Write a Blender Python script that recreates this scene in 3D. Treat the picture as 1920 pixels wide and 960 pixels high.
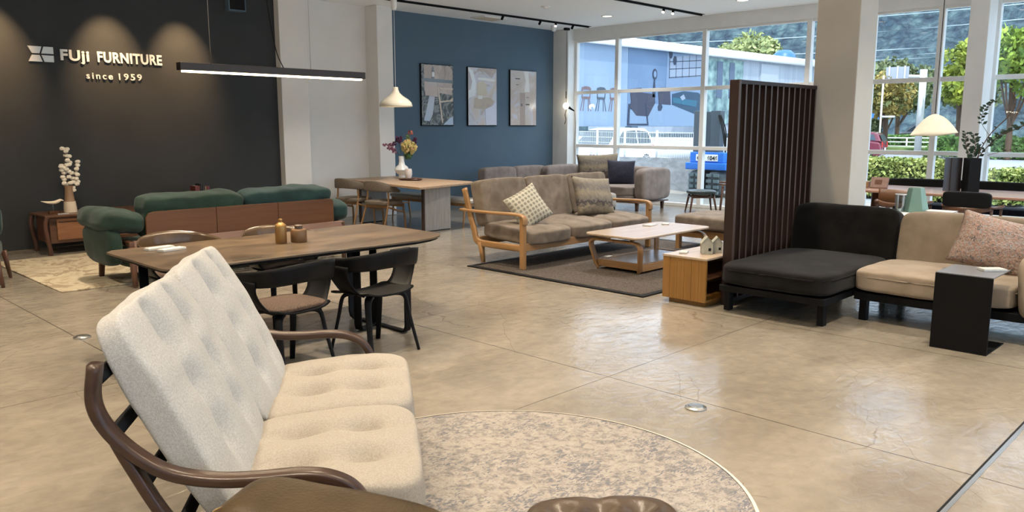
import bpy, bmesh, math, random
from mathutils import Vector, Matrix, Euler, noise
C = bpy.context.scene.collection
for o in list(bpy.data.objects): bpy.data.objects.remove(o)
R = math.radians
random.seed(7)

# ------------------------------------------------------------------ camera
cam = bpy.data.cameras.new('camera'); camo = bpy.data.objects.new('camera', cam); C.objects.link(camo)
cam.sensor_width = 36; cam.lens = 1505/1920*36; cam.clip_end = 900; cam.clip_start = .05
camo.location = (0, 0, 1.60)
camo.rotation_euler = Euler((R(90)-math.atan(243/1505), 0, R(44.4-90)), 'XYZ')
bpy.context.scene.camera = camo
vs = bpy.context.scene.view_settings
vs.view_transform = 'Standard'; vs.look = 'None'; vs.gamma = 1; vs.use_curve_mapping = False
vs.exposure = 0.5
bpy.context.scene.cycles.max_bounces = 8
bpy.context.scene.cycles.diffuse_bounces = 5
bpy.context.scene.cycles.transparent_max_bounces = 12
bpy.context.scene.cycles.sample_clamp_indirect = 4

# ------------------------------------------------------------------ sky and sun
w = bpy.data.worlds.new('sky'); bpy.context.scene.world = w; w.use_nodes = True
nt = w.node_tree; bg = nt.nodes['Background']
sky = nt.nodes.new('ShaderNodeTexSky'); sky.sky_type = 'HOSEK_WILKIE'; sky.turbidity = 3
sky.sun_direction = Vector((-.45, -.35, .8)).normalized(); sky.ground_albedo = .3
mixc = nt.nodes.new('ShaderNodeMix'); mixc.data_type = 'RGBA'; mixc.inputs[0].default_value = .55
mixc.inputs[7].default_value = (.80, .90, 1, 1)
nt.links.new(sky.outputs[0], mixc.inputs[6]); nt.links.new(mixc.outputs[2], bg.inputs[0])
bg.inputs[1].default_value = 4.0
sun = bpy.data.lights.new('sun', 'SUN'); sun.energy = 2.6; sun.angle = R(1.5); sun.color = (1, .95, .86)
so = bpy.data.objects.new('sun', sun); C.objects.link(so)
so.rotation_euler = Vector((-.45, -.35, .8)).to_track_quat('Z', 'Y').to_euler()
DOWN_W = 30; DOWN_C = (1, .83, .62)

# ------------------------------------------------------------------ materials
def mat(name, col, rough=.5, metal=0, col2=None, scale=6, stretch=None, bump=0, bscale=None, wave=None,
        emit=0, spec=.5, sheen=0, coat=0, alpha=None, lo=.35, hi=.65, trans=0, detail=6, dist=0):
    m = bpy.data.materials.new(name); m.use_nodes = True; n = m.node_tree; p = n.nodes['Principled BSDF']
    def c4(c): return (c[0], c[1], c[2], 1)
    p.inputs['Base Color'].default_value = c4(col); p.inputs['Roughness'].default_value = rough
    p.inputs['Metallic'].default_value = metal; p.inputs['Specular IOR Level'].default_value = spec
    if sheen:
        p.inputs['Sheen Weight'].default_value = sheen; p.inputs['Sheen Roughness'].default_value = .5
    if coat: p.inputs['Coat Weight'].default_value = coat
    if trans: p.inputs['Transmission Weight'].default_value = trans
    if emit:
        p.inputs['Emission Color'].default_value = c4(col); p.inputs['Emission Strength'].default_value = emit
    if col2 or bump:
        tc = n.nodes.new('ShaderNodeTexCoord'); mp = n.nodes.new('ShaderNodeMapping')
        n.links.new(tc.outputs['Object'], mp.inputs[0])
        if stretch: mp.inputs['Scale'].default_value = stretch
    if col2:
        t = n.nodes.new('ShaderNodeTexNoise'); t.inputs['Scale'].default_value = scale
        t.inputs['Detail'].default_value = detail; t.inputs['Distortion'].default_value = dist
        n.links.new(mp.outputs[0], t.inputs[0])
        r = n.nodes.new('ShaderNodeValToRGB'); r.color_ramp.elements[0].position = lo; r.color_ramp.elements[1].position = hi
        r.color_ramp.elements[0].color = c4(col); r.color_ramp.elements[1].color = c4(col2)
        n.links.new(t.outputs['Fac'], r.inputs[0]); n.links.new(r.outputs[0], p.inputs['Base Color'])
    if bump:
        b = n.nodes.new('ShaderNodeTexNoise'); b.inputs['Scale'].default_value = bscale or scale; b.inputs['Detail'].default_value = 3
        n.links.new(mp.outputs[0], b.inputs[0])
        bn = n.nodes.new('ShaderNodeBump'); bn.inputs['Strength'].default_value = bump; bn.inputs['Distance'].default_value = .004
        n.links.new(b.outputs['Fac'], bn.inputs['Height']); n.links.new(bn.outputs[0], p.inputs['Normal'])
    return m

def wood(name, c1, c2, rough=.42, axis='x', sc=3, coat=0):
    st = {'x': (.25, 4, 4), 'y': (4, .25, 4), 'z': (4, 4, .25)}[axis]
    return mat(name, c1, rough, col2=c2, scale=sc*2.2, stretch=st, lo=.3, hi=.7, bump=.08, detail=8, dist=.6, coat=coat)

M = {}
M['dark_wall'] = mat('dark_wall_paint', (.030, .034, .038), .9, col2=(.034, .038, .042), scale=3)
M['white_wall'] = mat('white_wall_paint', (.72, .70, .67), .9, col2=(.76, .74, .71), scale=2)
M['blue_wall'] = mat('blue_wall_paint', (.075, .125, .175), .8, col2=(.080, .132, .184), scale=2)
M['ceiling'] = mat('ceiling_paint', (.90, .93, .95), .9, col2=(.91, .94, .96), scale=1)
M['pillar'] = mat('pillar_paint', (.50, .46, .40), .85, col2=(.54, .50, .44), scale=2)
M['frame'] = mat('window_frame_white', (.74, .74, .72), .45, col2=(.78, .78, .76), scale=4)
M['black_metal'] = mat('black_metal', (.003, .003, .0035), .5, spec=.15, col2=(.004, .004, .0045), scale=20)
M['black_wood'] = mat('black_stained_wood', (.0025, .0025, .003), .5, spec=.15, col2=(.006, .006, .007), scale=12, stretch=(1, 1, .2))
M['walnut'] = wood('walnut', (.080, .036, .020), (.14, .066, .036), .35)
M['walnut_z'] = wood('walnut_upright', (.065, .026, .015), (.115, .05, .028), .35, 'z')
M['mahogany'] = wood('red_brown_wood', (.078, .028, .006), (.115, .045, .012), .45, 'x', 2)
M['pinkwood'] = wood('pale_walnut', (.21, .125, .095), (.27, .17, .135), .4)
M['bentwood'] = wood('dark_bentwood', (.028, .012, .0065), (.050, .023, .012), .34, 'x', 2)
M['oak'] = wood('oak', (.27, .145, .055), (.36, .205, .09), .4)
M['oak_y'] = wood('oak_along', (.27, .145, .055), (.36, .205, .09), .4, 'y')
M['oak_z'] = wood('oak_upright', (.27, .14, .05), (.35, .195, .082), .4, 'z')
M['pale_oak'] = wood('pale_oak_top', (.36, .27, .19), (.45, .35, .26), .22)
M['oak_table'] = wood('oak_table_top', (.36, .24, .15), (.46, .32, .21), .4, 'y')
M['screen'] = wood('screen_dark_wood', (.010, .0035, .003), (.019, .0065, .005), .45, 'z')
M['screen_lit_face'] = wood('screen_lit_wood', (.055, .035, .030), (.085, .058, .050), .4, 'z')  # same wood painted lighter for the lit slat edges, sides stay dark as shade
M['stone_top'] = mat('brown_stone_top', (.045, .032, .021), .30, col2=(.135, .094, .060), scale=2.2, stretch=(1, 1.8, 1), detail=10, dist=1.2, lo=.3, hi=.72, bump=.15, bscale=60)
M['cream'] = mat('cream_weave', (.31, .275, .23), .95, col2=(.38, .345, .30), scale=160, bump=.8, bscale=380, sheen=0.03, detail=2)
M['cream_back'] = mat('cream_weave_window_lit', (.40, .395, .38), .95, col2=(.50, .495, .485), scale=150, bump=.8, bscale=380, sheen=0.03, detail=2)  # same cream fabric, lightened and cooled in colour for window light on the back
M['taupe'] = mat('taupe_suede', (.115, .088, .064), .92, col2=(.185, .145, .11), scale=7, bump=.3, bscale=90, sheen=0.06, dist=.5)
M['greybrown'] = mat('grey_brown_suede', (.17, .14, .125), .9, col2=(.25, .21, .19), scale=6, bump=.3, bscale=80, sheen=0.06)
M['beige'] = mat('beige_suede', (.20, .155, .11), .9, col2=(.27, .215, .16), scale=5, bump=.3, bscale=90, sheen=0.06)
M['dark_suede'] = mat('dark_brown_suede', (.0035, .003, .0025), .9, spec=.15, col2=(.009, .008, .0075), scale=6, bump=.4, bscale=60, sheen=0.05)
M['green'] = mat('green_velvet', (.005, .020, .013), .75, spec=.3, col2=(.012, .036, .026), scale=5, bump=.5, bscale=40, sheen=0.10)
M['teal'] = mat('teal_velvet', (.004, .021, .022), .75, spec=.3, col2=(.009, .038, .038), scale=5, bump=.5, bscale=40, sheen=0.10)
M['olive_leather'] = mat('olive_brown_leather', (.030, .017, .004), .42, spec=.3, col2=(.048, .029, .009), scale=9, bump=.35, bscale=140)
M['brown_leather'] = mat('taupe_leather', (.055, .036, .022), .33, col2=(.075, .05, .032), scale=9, bump=.3, bscale=140)
M['brown_fabric'] = mat('brown_seat_weave', (.030, .019, .013), .9, col2=(.105, .060, .038), scale=130, bump=.5, bscale=300, detail=2)
M['chair_fabric'] = mat('grey_brown_weave', (.13, .105, .08), .95, col2=(.19, .155, .12), scale=90, bump=.4, bscale=200, detail=2)
M['grey_fabric'] = mat('light_grey_weave', (.34, .33, .31), .95, col2=(.44, .43, .41), scale=90, bump=.4, bscale=200, detail=2)
M['grey_panel'] = mat('grey_oak_panel', (.27, .26, .245), .6, col2=(.35, .34, .325), scale=9, stretch=(6, 6, .3), bump=.2, bscale=20)
M['white'] = mat('white_ceramic', (.80, .80, .78), .25)
M['whiteplastic'] = mat('white_plastic', (.78, .78, .76), .5)
M['acrylic'] = mat('clear_acrylic', (.42, .43, .42), .12, col2=(.5, .5, .49), scale=30, coat=.5)
M['paper'] = mat('white_card', (.50, .49, .46), .7, col2=(.38, .37, .35), scale=60)
M['steel'] = mat('brushed_steel', (.50, .50, .49), .28, 1)
M['steel_letter'] = mat('satin_silver', (.62, .62, .60), .4, .3)
M['black'] = mat('matt_black', (.004, .004, .004), .6, spec=.18)
M['navy'] = mat('navy_fabric', (.012, .013, .028), .95, col2=(.02, .022, .04), scale=30, sheen=0.04)
M['lampwhite'] = mat('cream_enamel', (.78, .70, .55), .12, coat=.4)
M['felt'] = mat('cream_felt', (.74, .66, .50), .95, col2=(.80, .72, .57), scale=12, bump=.4, bscale=60)
M['tanedge'] = mat('tan_edge', (.40, .20, .09), .7)
M['leaf'] = mat('dark_leaf', (.02, .045, .025), .5)
M['twig'] = mat('twig', (.08, .045, .025), .8)
M['glow_warm'] = mat('warm_led', (1, .80, .50), emit=7)
M['glow_bulb'] = mat('bulb_glow', (1, .86, .66), emit=14)
M['glow_down'] = mat('downlight_glow', (1, .80, .55), emit=5)
M['brass'] = mat('antique_gold', (.30, .17, .055), .38, .6, col2=(.22, .12, .05), scale=9)
M['bronze'] = mat('bronze_brown', (.15, .085, .04), .42, .4, col2=(.19, .11, .055), scale=9)
M['sage'] = mat('sage_ceramic', (.14, .24, .19), .4, col2=(.17, .28, .23), scale=4)

def glass_mat(name, tint, fac):
    m = bpy.data.materials.new(name); m.use_nodes = True; n = m.node_tree
    for x in list(n.nodes):
        if x.type == 'BSDF_PRINCIPLED': n.nodes.remove(x)
    out = [x for x in n.nodes if x.type == 'OUTPUT_MATERIAL'][0]
    t = n.nodes.new('ShaderNodeBsdfTransparent'); t.inputs[0].default_value = (*tint, 1)
    g = n.nodes.new('ShaderNodeBsdfGlossy'); g.inputs['Roughness'].default_value = .02; g.inputs[0].default_value = (.9, .95, 1, 1)
    mx = n.nodes.new('ShaderNodeMixShader'); mx.inputs[0].default_value = fac
    n.links.new(t.outputs[0], mx.inputs[1]); n.links.new(g.outputs[0], mx.inputs[2]); n.links.new(mx.outputs[0], out.inputs[0])
    return m
M['glass'] = glass_mat('window_glass', (.84, .93, 1), .06)
M['clearglass'] = glass_mat('clear_glassware', (.86, .88, .87), .16)

# ------------------------------------------------------------------ helpers
def thing(name, label=None, cat=None, loc=(0, 0, 0), rz=0, group=None, kind=None):
    o = bpy.data.objects.new(name, None); C.objects.link(o); o.location = loc; o.rotation_euler = (0, 0, rz)
    o.empty_display_size = .1
    return tag(o, label, cat, group, kind)
def tag(o, label=None, cat=None, group=None, kind=None):
    if label: o['label'] = label
    if cat: o['category'] = cat
    if group: o['group'] = group
    if kind: o['kind'] = kind
    return o
def link(name, bm, m, parent=None, smooth=False, bev=0, sub=0, loc=None, rot=None, seg=2):
    me = bpy.data.meshes.new(name)
    bmesh.ops.recalc_face_normals(bm, faces=bm.faces)
    bm.to_mesh(me); bm.free()
    if isinstance(m, str): m = M[m]
    for q in (m if isinstance(m, (list, tuple)) else [m]): me.materials.append(M[q] if isinstance(q, str) else q)
    o = bpy.data.objects.new(name, me); C.objects.link(o)
    if parent: o.parent = parent
    if loc: o.location = loc
    if rot: o.rotation_euler = rot
    if smooth or bev:
        for p in me.polygons: p.use_smooth = True
    if bev:
        b = o.modifiers.new('bevel', 'BEVEL'); b.width = bev; b.segments = seg; b.limit_method = 'ANGLE'; b.angle_limit = R(40)
        b.harden_normals = True
    if sub:
        s = o.modifiers.new('sub', 'SUBSURF'); s.levels = sub; s.render_levels = sub
    return o
def B(bm, x0, x1, y0, y1, z0, z1, mi=0):
    vs_ = [bm.verts.new((x, y, z)) for x in (x0, x1) for y in (y0, y1) for z in (z0, z1)]
    for f in ((0, 1, 3, 2), (4, 6, 7, 5), (0, 4, 5, 1), (2, 3, 7, 6), (0, 2, 6, 4), (1, 5, 7, 3)):
        bm.faces.new([vs_[i] for i in f]).material_index = mi
    return vs_
def box(name, x0, x1, y0, y1, z0, z1, m, parent=None, bev=.004, **k):
    bm = bmesh.new(); B(bm, x0, x1, y0, y1, z0, z1); return link(name, bm, m, parent, bev=bev, **k)
def quad(bm, pts, mi=0):
    f = bm.faces.new([bm.verts.new(p) for p in pts]); f.material_index = mi; return f
def smoothpath(P, n=6, closed=False):
    P = [Vector(p) for p in P]; out = []
    L = len(P)
    for i in range(L if closed else L-1):
        if closed: a, b, c, d = P[(i-1) % L], P[i], P[(i+1) % L], P[(i+2) % L]
        else: a = P[i-1] if i else P[0]*2-P[1]; b = P[i]; c = P[i+1]; d = P[i+2] if i+2 < L else P[-1]*2-P[-2]
        for k in range(n):
            t = k/n
            out.append(.5*((2*b)+(c-a)*t+(2*a-5*b+4*c-d)*t*t+(3*b-a-3*c+d)*t**3))
    if not closed: out.append(P[-1])
    return out
def sweep(bm, path, w, h=None, side=(0, 1, 0), n=8, sq=0, sc=None, closed=False, mi=0):
    """sweep an ellipse (sq=0) or rounded rectangle (sq>0) of half sizes w (along side) and h along a path"""
    path = [Vector(p) for p in path]; side = Vector(side).normalized(); h = h or w
    prof = []
    if sq: n = 16
    for i in range(n):
        a = 2*math.pi*(i+.5)/n; c, s = math.cos(a), math.sin(a)
        if sq: e = 1/max(abs(c)**7+abs(s)**7, 1e-9)**(1/7); c, s = c*e, s*e
        prof.append((c, s))
    rings = []; L = len(path)
    for i, p in enumerate(path):
        if closed: t = path[(i+1) % L]-path[i-1]
        else: t = path[min(i+1, L-1)]-path[max(i-1, 0)]
        t = t.normalized()
        s = side-side.dot(t)*t
        if s.length < 1e-4: s = Vector((1, 0, 0))-t.x*t
        s.normalize(); nn = t.cross(s)
        k = sc[i] if sc else 1
        kw, kh = (k if isinstance(k, tuple) else (k, k))
        rings.append([bm.verts.new(p+s*(c*w*kw)+nn*(q*h*kh)) for c, q in prof])
    for i in range(L if closed else L-1):
        a, b = rings[i], rings[(i+1) % L]
        for j in range(n): bm.faces.new((a[j], a[(j+1) % n], b[(j+1) % n], b[j])).material_index = mi
    if not closed:
        bm.faces.new(rings[0][::-1]).material_index = mi; bm.faces.new(rings[-1]).material_index = mi
def tube(name, path, r, m, parent=None, r2=None, **k):
    bm = bmesh.new(); sweep(bm, path, r, r2, **k); return link(name, bm, m, parent, smooth=True)
def taper(name, p0, p1, r0, r1, m, parent=None, sq=1, side=(0, 1, 0)):
    bm = bmesh.new(); p0, p1 = Vector(p0), Vector(p1)
    sweep(bm, [p0, p0.lerp(p1, .5), p1], r0, side=side, sq=sq, sc=[1, (1+r1/r0)/2, r1/r0])
    return link(name, bm, m, parent, smooth=True)
def lathe(bm, prof, n=24, c=(0, 0, 0), mi=0):
    rings = []
    for r, z in prof:
        rings.append([bm.verts.new((c[0]+r*math.cos(2*math.pi*i/n), c[1]+r*math.sin(2*math.pi*i/n), c[2]+z)) for i in range(n)])
    for a, b in zip(rings, rings[1:]):
        for j in range(n): bm.faces.new((a[j], a[(j+1) % n], b[(j+1) % n], b[j])).material_index = mi
def lath(name, prof, m, parent=None, n=28, loc=None, c=(0, 0, 0)):
    bm = bmesh.new(); lathe(bm, prof, n, c); o = link(name, bm, m, parent, smooth=True, loc=loc)
    es = o.modifiers.new('e', 'EDGE_SPLIT'); es.split_angle = R(50); return o
def prism(bm, pts, axis, a, b, mi=0):
    """extrude a 2D outline: axis 'y' means pts are (x, z), 'x' (y, z), 'z' (x, y)"""
    def P(u, v, t): return {'y': (u, t, v), 'x': (t, u, v), 'z': (u, v, t)}[axis]
    A_ = [bm.verts.new(P(u, v, a)) for u, v in pts]; B_ = [bm.verts.new(P(u, v, b)) for u, v in pts]
    n = len(pts)
    bm.faces.new(A_).material_index = mi; bm.faces.new(B_[::-1]).material_index = mi
    for i in range(n): bm.faces.new((A_[i], B_[i], B_[(i+1) % n], A_[(i+1) % n])).material_index = mi
def pris(name, pts, axis, a, b, m, parent=None, bev=.003, **k):
    bm = bmesh.new(); prism(bm, pts, axis, a, b); return link(name, bm, m, parent, bev=bev, **k)
def rrect(x0, x1, y0, y1, r, n=5):
    out = []
    for cx, cy, a0 in ((x1-r, y0+r, -90), (x1-r, y1-r, 0), (x0+r, y1-r, 90), (x0+r, y0+r, 180)):
        for i in range(n+1):
            a = R(a0+90*i/n); out.append((cx+r*math.cos(a), cy+r*math.sin(a)))
    return out
def cushion(name, size, m, parent=None, loc=(0, 0, 0), rot=(0, 0, 0), n=6, dome=.12, res=22, tufts=(), grooves=(), wr=0, wf=3, ws=(1, 1, 1), fn=None, seed=0):
    """soft rounded block; local z is its thickness; tufts (a, b, depth, sigma), grooves (axis, position, depth, sigma) on both faces"""
    bm = bmesh.new(); bmesh.ops.create_cube(bm, size=2)
    bmesh.ops.subdivide_edges(bm, edges=bm.edges[:], cuts=res, use_grid_fill=True)
    sx, sy, sz = size[0]/2, size[1]/2, size[2]/2
    for v in bm.verts:
        p = v.co; q = (abs(p.x)**n+abs(p.y)**n+abs(p.z)**n)**(1/n); p = p/q
        a, b, c = p
        x, y, z = a*sx, b*sy, c*sz
        f = 1-dome*((a*a+b*b)/2)
        z *= f
        dz = 0
        for ta, tb, td, ts in tufts: dz += td*math.exp(-(((a-ta)*sx)**2+((b-tb)*sy)**2)/(2*ts*ts))
        fade = min(1, (1-a)/.14)*min(1, (1+a)/.45)
        dz *= fade
        for ax, gp, gd, gs in grooves:
            d = ((a-gp)*sx) if ax == 'a' else ((b-gp)*sy)
            dz += fade*gd*math.exp(-d*d/(2*gs*gs))
        z -= dz*(c if abs(c) < .6 else math.copysign(1, c))*min(1, abs(c)*1.4)
        co = Vector((x, y, z))
        if wr:
            q2 = Vector((x*wf*ws[0]+seed, y*wf*ws[1], z*wf*ws[2]))
            co += wr*noise.noise_vector(q2)
        if fn: co = Vector(fn(co, a, b, c))
        v.co = co
    return link(name, bm, m, parent, smooth=True, loc=loc, rot=rot)
def pillow(name, w_, h_, t_, m, parent=None, loc=(0, 0, 0), rot=(0, 0, 0), res=20, wr=.006, seed=0):
    """throw pillow standing in local xz, thin along y"""
    bm = bmesh.new()
    for s in (1, -1):
        g = []
        for i in range(res+1):
            row = []
            for j in range(res+1):
                a = -1+2*i/res; b = -1+2*j/res
                k = (1-.07*(1-b*b))*1; l = (1-.07*(1-a*a))
                x = a*w_/2*k; z = b*h_/2*l
                e = max(0, (1-a**2)*(1-b**2))
                y = s*t_/2*(e**.45)+(0 if e == 0 else wr*noise.noise(Vector((x*9+seed, s*3, z*9))))
                row.append(bm.verts.new((x, y, z)))
            g.append(row)
        for i in range(res):
            for j in range(res): bm.faces.new((g[i][j], g[i+1][j], g[i+1][j+1], g[i][j+1]))
    bmesh.ops.remove_doubles(bm, verts=bm.verts[:], dist=1e-4)
    return link(name, bm, m, parent, smooth=True, loc=loc, rot=rot)
def dup(root, loc, rz=None, label=None, group=None):
    r = root.copy(); C.objects.link(r); r.location = loc
    if rz is not None: r.rotation_euler = (0, 0, rz)
    if label: r['label'] = label
    if group: r['group'] = group
    for ch in list(root.children):
        c = ch.copy(); C.objects.link(c); c.parent = r
        for g in ch.children:
            d = g.copy(); C.objects.link(d); d.parent = c
    return r
def text_mesh(name, s, size, m, parent, loc, rot, ext=.01, off=0, spacing=1, align='LEFT'):
    cu = bpy.data.curves.new(name, 'FONT'); cu.body = s; cu.size = size; cu.extrude = ext; cu.offset = off; cu.space_character = spacing
    cu.align_x = align
    t = bpy.data.objects.new(name, cu); C.objects.link(t)
    bpy.context.view_layer.update()
    me = bpy.data.meshes.new_from_object(t.evaluated_get(bpy.context.evaluated_depsgraph_get()))
    bpy.data.objects.remove(t)
    o = bpy.data.objects.new(name, me); me.materials.clear(); me.materials.append(M[m] if isinstance(m, str) else m); C.objects.link(o)
    o.parent = parent; o.location = loc; o.rotation_euler = rot
    return o
def struct(name, bm, m, bev=0, parent=None): return tag(link(name, bm, m, parent, bev=bev), kind='structure')
# ================================================================== the room
def floor_mat():
    m = bpy.data.materials.new('polished_concrete'); m.use_nodes = True; n = m.node_tree; p = n.nodes['Principled BSDF']; K = n.nodes.new; Lk = n.links.new
    tc = K('ShaderNodeTexCoord')
    def noi(s, d, dist=0, st=(1, 1, 1)):
        mp = K('ShaderNodeMapping'); mp.inputs['Scale'].default_value = st; Lk(tc.outputs['Object'], mp.inputs[0])
        t = K('ShaderNodeTexNoise'); t.inputs['Scale'].default_value = s; t.inputs['Detail'].default_value = d; t.inputs['Distortion'].default_value = dist
        Lk(mp.outputs[0], t.inputs[0]); return t.outputs['Fac']
    def ramp(f, *st):
        r = K('ShaderNodeValToRGB'); e = r.color_ramp.elements
        while len(e) < len(st): e.new(.5)
        for el, (pos, c) in zip(e, st): el.position = pos; el.color = (*c, 1)
        Lk(f, r.inputs[0]); return r.outputs[0]
    def math_(op, a, b=None, c=None):
        q = K('ShaderNodeMath'); q.operation = op
        for i, v in enumerate((a, b, c)):
            if v is None: continue
            if isinstance(v, (int, float)): q.inputs[i].default_value = v
            else: Lk(v, q.inputs[i])
        return q.outputs[0]
    def mix(f, a, b, mode='MIX'):
        q = K('ShaderNodeMix'); q.data_type = 'RGBA'; q.blend_type = mode
        if isinstance(f, (int, float)): q.inputs[0].default_value = f
        else: Lk(f, q.inputs[0])
        for s, v in ((6, a), (7, b)):
            if isinstance(v, tuple): q.inputs[s].default_value = (*v, 1)
            else: Lk(v, q.inputs[s])
        return q.outputs[2]
    base = ramp(noi(.9, 9, .8, (1, 1.6, 1)), (.3, (.205, .178, .143)), (.5, (.25, .22, .178)), (.7, (.30, .266, .22)))
    fine = ramp(noi(11, 8, .4), (.3, (.86, .86, .86)), (.7, (1.06, 1.05, 1.04)))
    col = mix(1, base, fine, 'MULTIPLY')
    # hairline cracks
    v = K('ShaderNodeTexVoronoi'); v.feature = 'DISTANCE_TO_EDGE'; v.inputs['Scale'].default_value = 1.3
    mp = K('ShaderNodeMapping'); Lk(tc.outputs['Object'], mp.inputs[0])
    nz = K('ShaderNodeTexNoise'); nz.inputs['Scale'].default_value = 3; nz.inputs['Detail'].default_value = 8; Lk(tc.outputs['Object'], nz.inputs[0])
    ad = K('ShaderNodeMix'); ad.data_type = 'RGBA'; ad.blend_type = 'ADD'; ad.inputs[0].default_value = .10
    Lk(mp.outputs[0], ad.inputs[6]); Lk(nz.outputs['Color'], ad.inputs[7]); Lk(ad.outputs[2], v.inputs['Vector'])
    crack = math_('LESS_THAN', v.outputs['Distance'], .0030)
    crack = math_('MULTIPLY', crack, math_('GREATER_THAN', noi(.8, 2), .52))
    col = mix(math_('MULTIPLY', crack, .45), col, (.12, .09, .06))
    # joints
    sp = K('ShaderNodeSeparateXYZ'); Lk(tc.outputs['Object'], sp.inputs[0])
    def joint(ax, x0, per, wd):
        a = math_('DIVIDE', math_('SUBTRACT', ax, x0), per)
        fr = math_('ABSOLUTE', math_('SUBTRACT', a, math_('ROUND', a)))
        return math_('LESS_THAN', math_('MULTIPLY', fr, per), wd)
    j = math_('MAXIMUM', joint(sp.outputs[0], 4.012, 2.075, .0045), joint(sp.outputs[1], 3.06, 2.135, .0032))
    col = mix(math_('MULTIPLY', j, .8), col, (.055, .042, .03))
    # old brown stain near the steel strip
    st = K('ShaderNodeVectorMath'); st.operation = 'DISTANCE'; Lk(tc.outputs['Object'], st.inputs[0]); st.inputs[1].default_value = (3.66, 1.12, 0)
    sf = math_('SUBTRACT', math_('ADD', .22, math_('MULTIPLY', noi(6, 5), .22)), st.outputs['Value'])
    sf = math_('MULTIPLY', math_('MINIMUM', math_('MAXIMUM', math_('MULTIPLY', sf, 6), 0), 1), .45)
    col = mix(sf, col, (.14, .10, .07))
    Lk(col, p.inputs['Base Color'])
    rg = math_('ADD', .05, math_('MULTIPLY', noi(2.2, 8, 1.2, (1, 2.2, 1)), .24)); Lk(rg, p.inputs['Roughness'])
    p.inputs['Specular IOR Level'].default_value = .8
    b = K('ShaderNodeBump'); b.inputs['Strength'].default_value = .22; b.inputs['Distance'].default_value = .02
    hgt = math_('SUBTRACT', math_('ADD', noi(7, 5, 1.0, (1, 1.8, 1)), math_('MULTIPLY', noi(30, 4), .2)), math_('MULTIPLY', j, .6))
    Lk(hgt, b.inputs['Height']); Lk(b.outputs[0], p.inputs['Normal'])
    return m
M['floor'] = floor_mat()
X0, X1, Y0, Y1, CZ = -4.0, 14.0, -6.0, 12.15, 3.69
bm = bmesh.new(); B(bm, X0, X1+.12, Y0, Y1, -.12, 0); struct('floor', bm, 'floor')
bm = bmesh.new(); B(bm, X0-.2, X1+.35, Y0-.2, Y1+.2, CZ, CZ+.25); struct('ceiling', bm, 'ceiling')
bm = bmesh.new(); B(bm, X0, 6.75, 11.88, Y1+.2, 0, CZ); struct('wall_left_dark', bm, 'dark_wall')
bm = bmesh.new(); B(bm, 6.75, 8.9, Y1, Y1+.2, 0, CZ); struct('wall_left_white', bm, 'white_wall')
bm = bmesh.new(); B(bm, 8.9, 13.80, Y1, Y1+.2, 0, CZ); struct('wall_left_blue', bm, 'blue_wall')
bm = bmesh.new(); B(bm, 6.75, 7.24, 11.74, 12.2, 0, CZ); struct('column_white', bm, 'white_wall', bev=.012)
bm = bmesh.new(); B(bm, 8.68, 9.02, 11.80, 12.2, 0, CZ); struct('column_white', bm, 'white_wall', bev=.012)
bm = bmesh.new(); B(bm, 13.72, 14.1, 11.72, 12.3, 0, CZ); struct('column_corner', bm, 'frame', bev=.012)
bm = bmesh.new(); B(bm, X0-.2, X0, Y0, Y1, 0, CZ); struct('wall_back', bm, 'white_wall')
bm = bmesh.new(); B(bm, X0, X1, Y0-.2, Y0, 0, .4); B(bm, X0, X1, Y0-.2, Y0, 3.2, CZ)
for x in range(-4, 15, 3): B(bm, x-.15, x+.15, Y0-.2, Y0, .4, 3.2)
struct('wall_right', bm, 'white_wall')
bm = bmesh.new()
for x in range(-4, 14, 3): B(bm, x+.15, x+2.85, Y0-.12, Y0-.11, .4, 3.2)
struct('window_right', bm, 'glass')
bm = bmesh.new(); B(bm, 8.0, 8.43, 3.17, 3.60, 0, CZ); struct('column_middle', bm, 'pillar', bev=.01)
bm = bmesh.new(); B(bm, 13.30, 13.70, 3.44, 3.70, 0, CZ); struct('column_window', bm, 'frame', bev=.01)
# header above the windows with its joints
bm = bmesh.new()
B(bm, 13.9, 14.1, Y0, 11.72, 3.45, CZ)
struct('wall_header', bm, 'frame')
# glazing on the window wall: one thing per bay
mull = [11.72, 10.57, 8.48, 6.40, 5.32, 4.27, 3.50, 1.3, -.8, -2.9, -5.9]
for i in range(len(mull)-1):
    y1, y0 = mull[i], mull[i+1]
    t = thing('window_%d' % (i+1), kind='structure', loc=(14, 0, 0))
    bm = bmesh.new()
    B(bm, -.06, .06, y0-.045, y0+.045, 0, 3.46)
    if i == 0: B(bm, -.05, .05, y1-.06, y1, 0, 3.46)
    for z, hh in ((2.335, .035), (1.175, .035), (3.44, .03), (.035, .035)): B(bm, -.045, .045, y0+.04, y1-.04, z-hh, z+hh)
    tag(link('window_frame', bm, 'frame', t, bev=.006), kind='structure')
    bm = bmesh.new()
    quad(bm, [(0, y0+.03, .03), (0, y1-.03, .03), (0, y1-.03, 3.45), (0, y0+.03, 3.45)])
    tag(link('window_pane', bm, 'glass', t), kind='structure')
# steel expansion strip
bm = bmesh.new(); B(bm, X0, X1, .905, .925, .0, .0025); struct('trim_1', bm, 'steel')
bm = bmesh.new(); B(bm, X0, X1, .926, .936, .0, .0015); struct('trim_2', bm, 'black')
bm = bmesh.new(); B(bm, 7.24, 8.68, 12.135, 12.15, 0, .06); struct('baseboard_left', bm, 'white_wall')
# floor sockets
def socket(x, y, lab):
    t = thing('floor_socket', lab, 'floor socket', (x, y, 0))
    lath('socket_rim', [(0, .001), (.062, .001), (.062, .008), (.05, .014), (0, .014)], 'steel', t)
    lath('socket_lid', [(0, .014), (.043, .014), (.040, .019), (0, .020)], 'steel', t)
socket(3.895, 2.335, 'round steel floor socket in the open concrete right of the round rug')
socket(1.965, 6.54, 'round steel floor socket on the joint left of the cream sofa')
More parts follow.
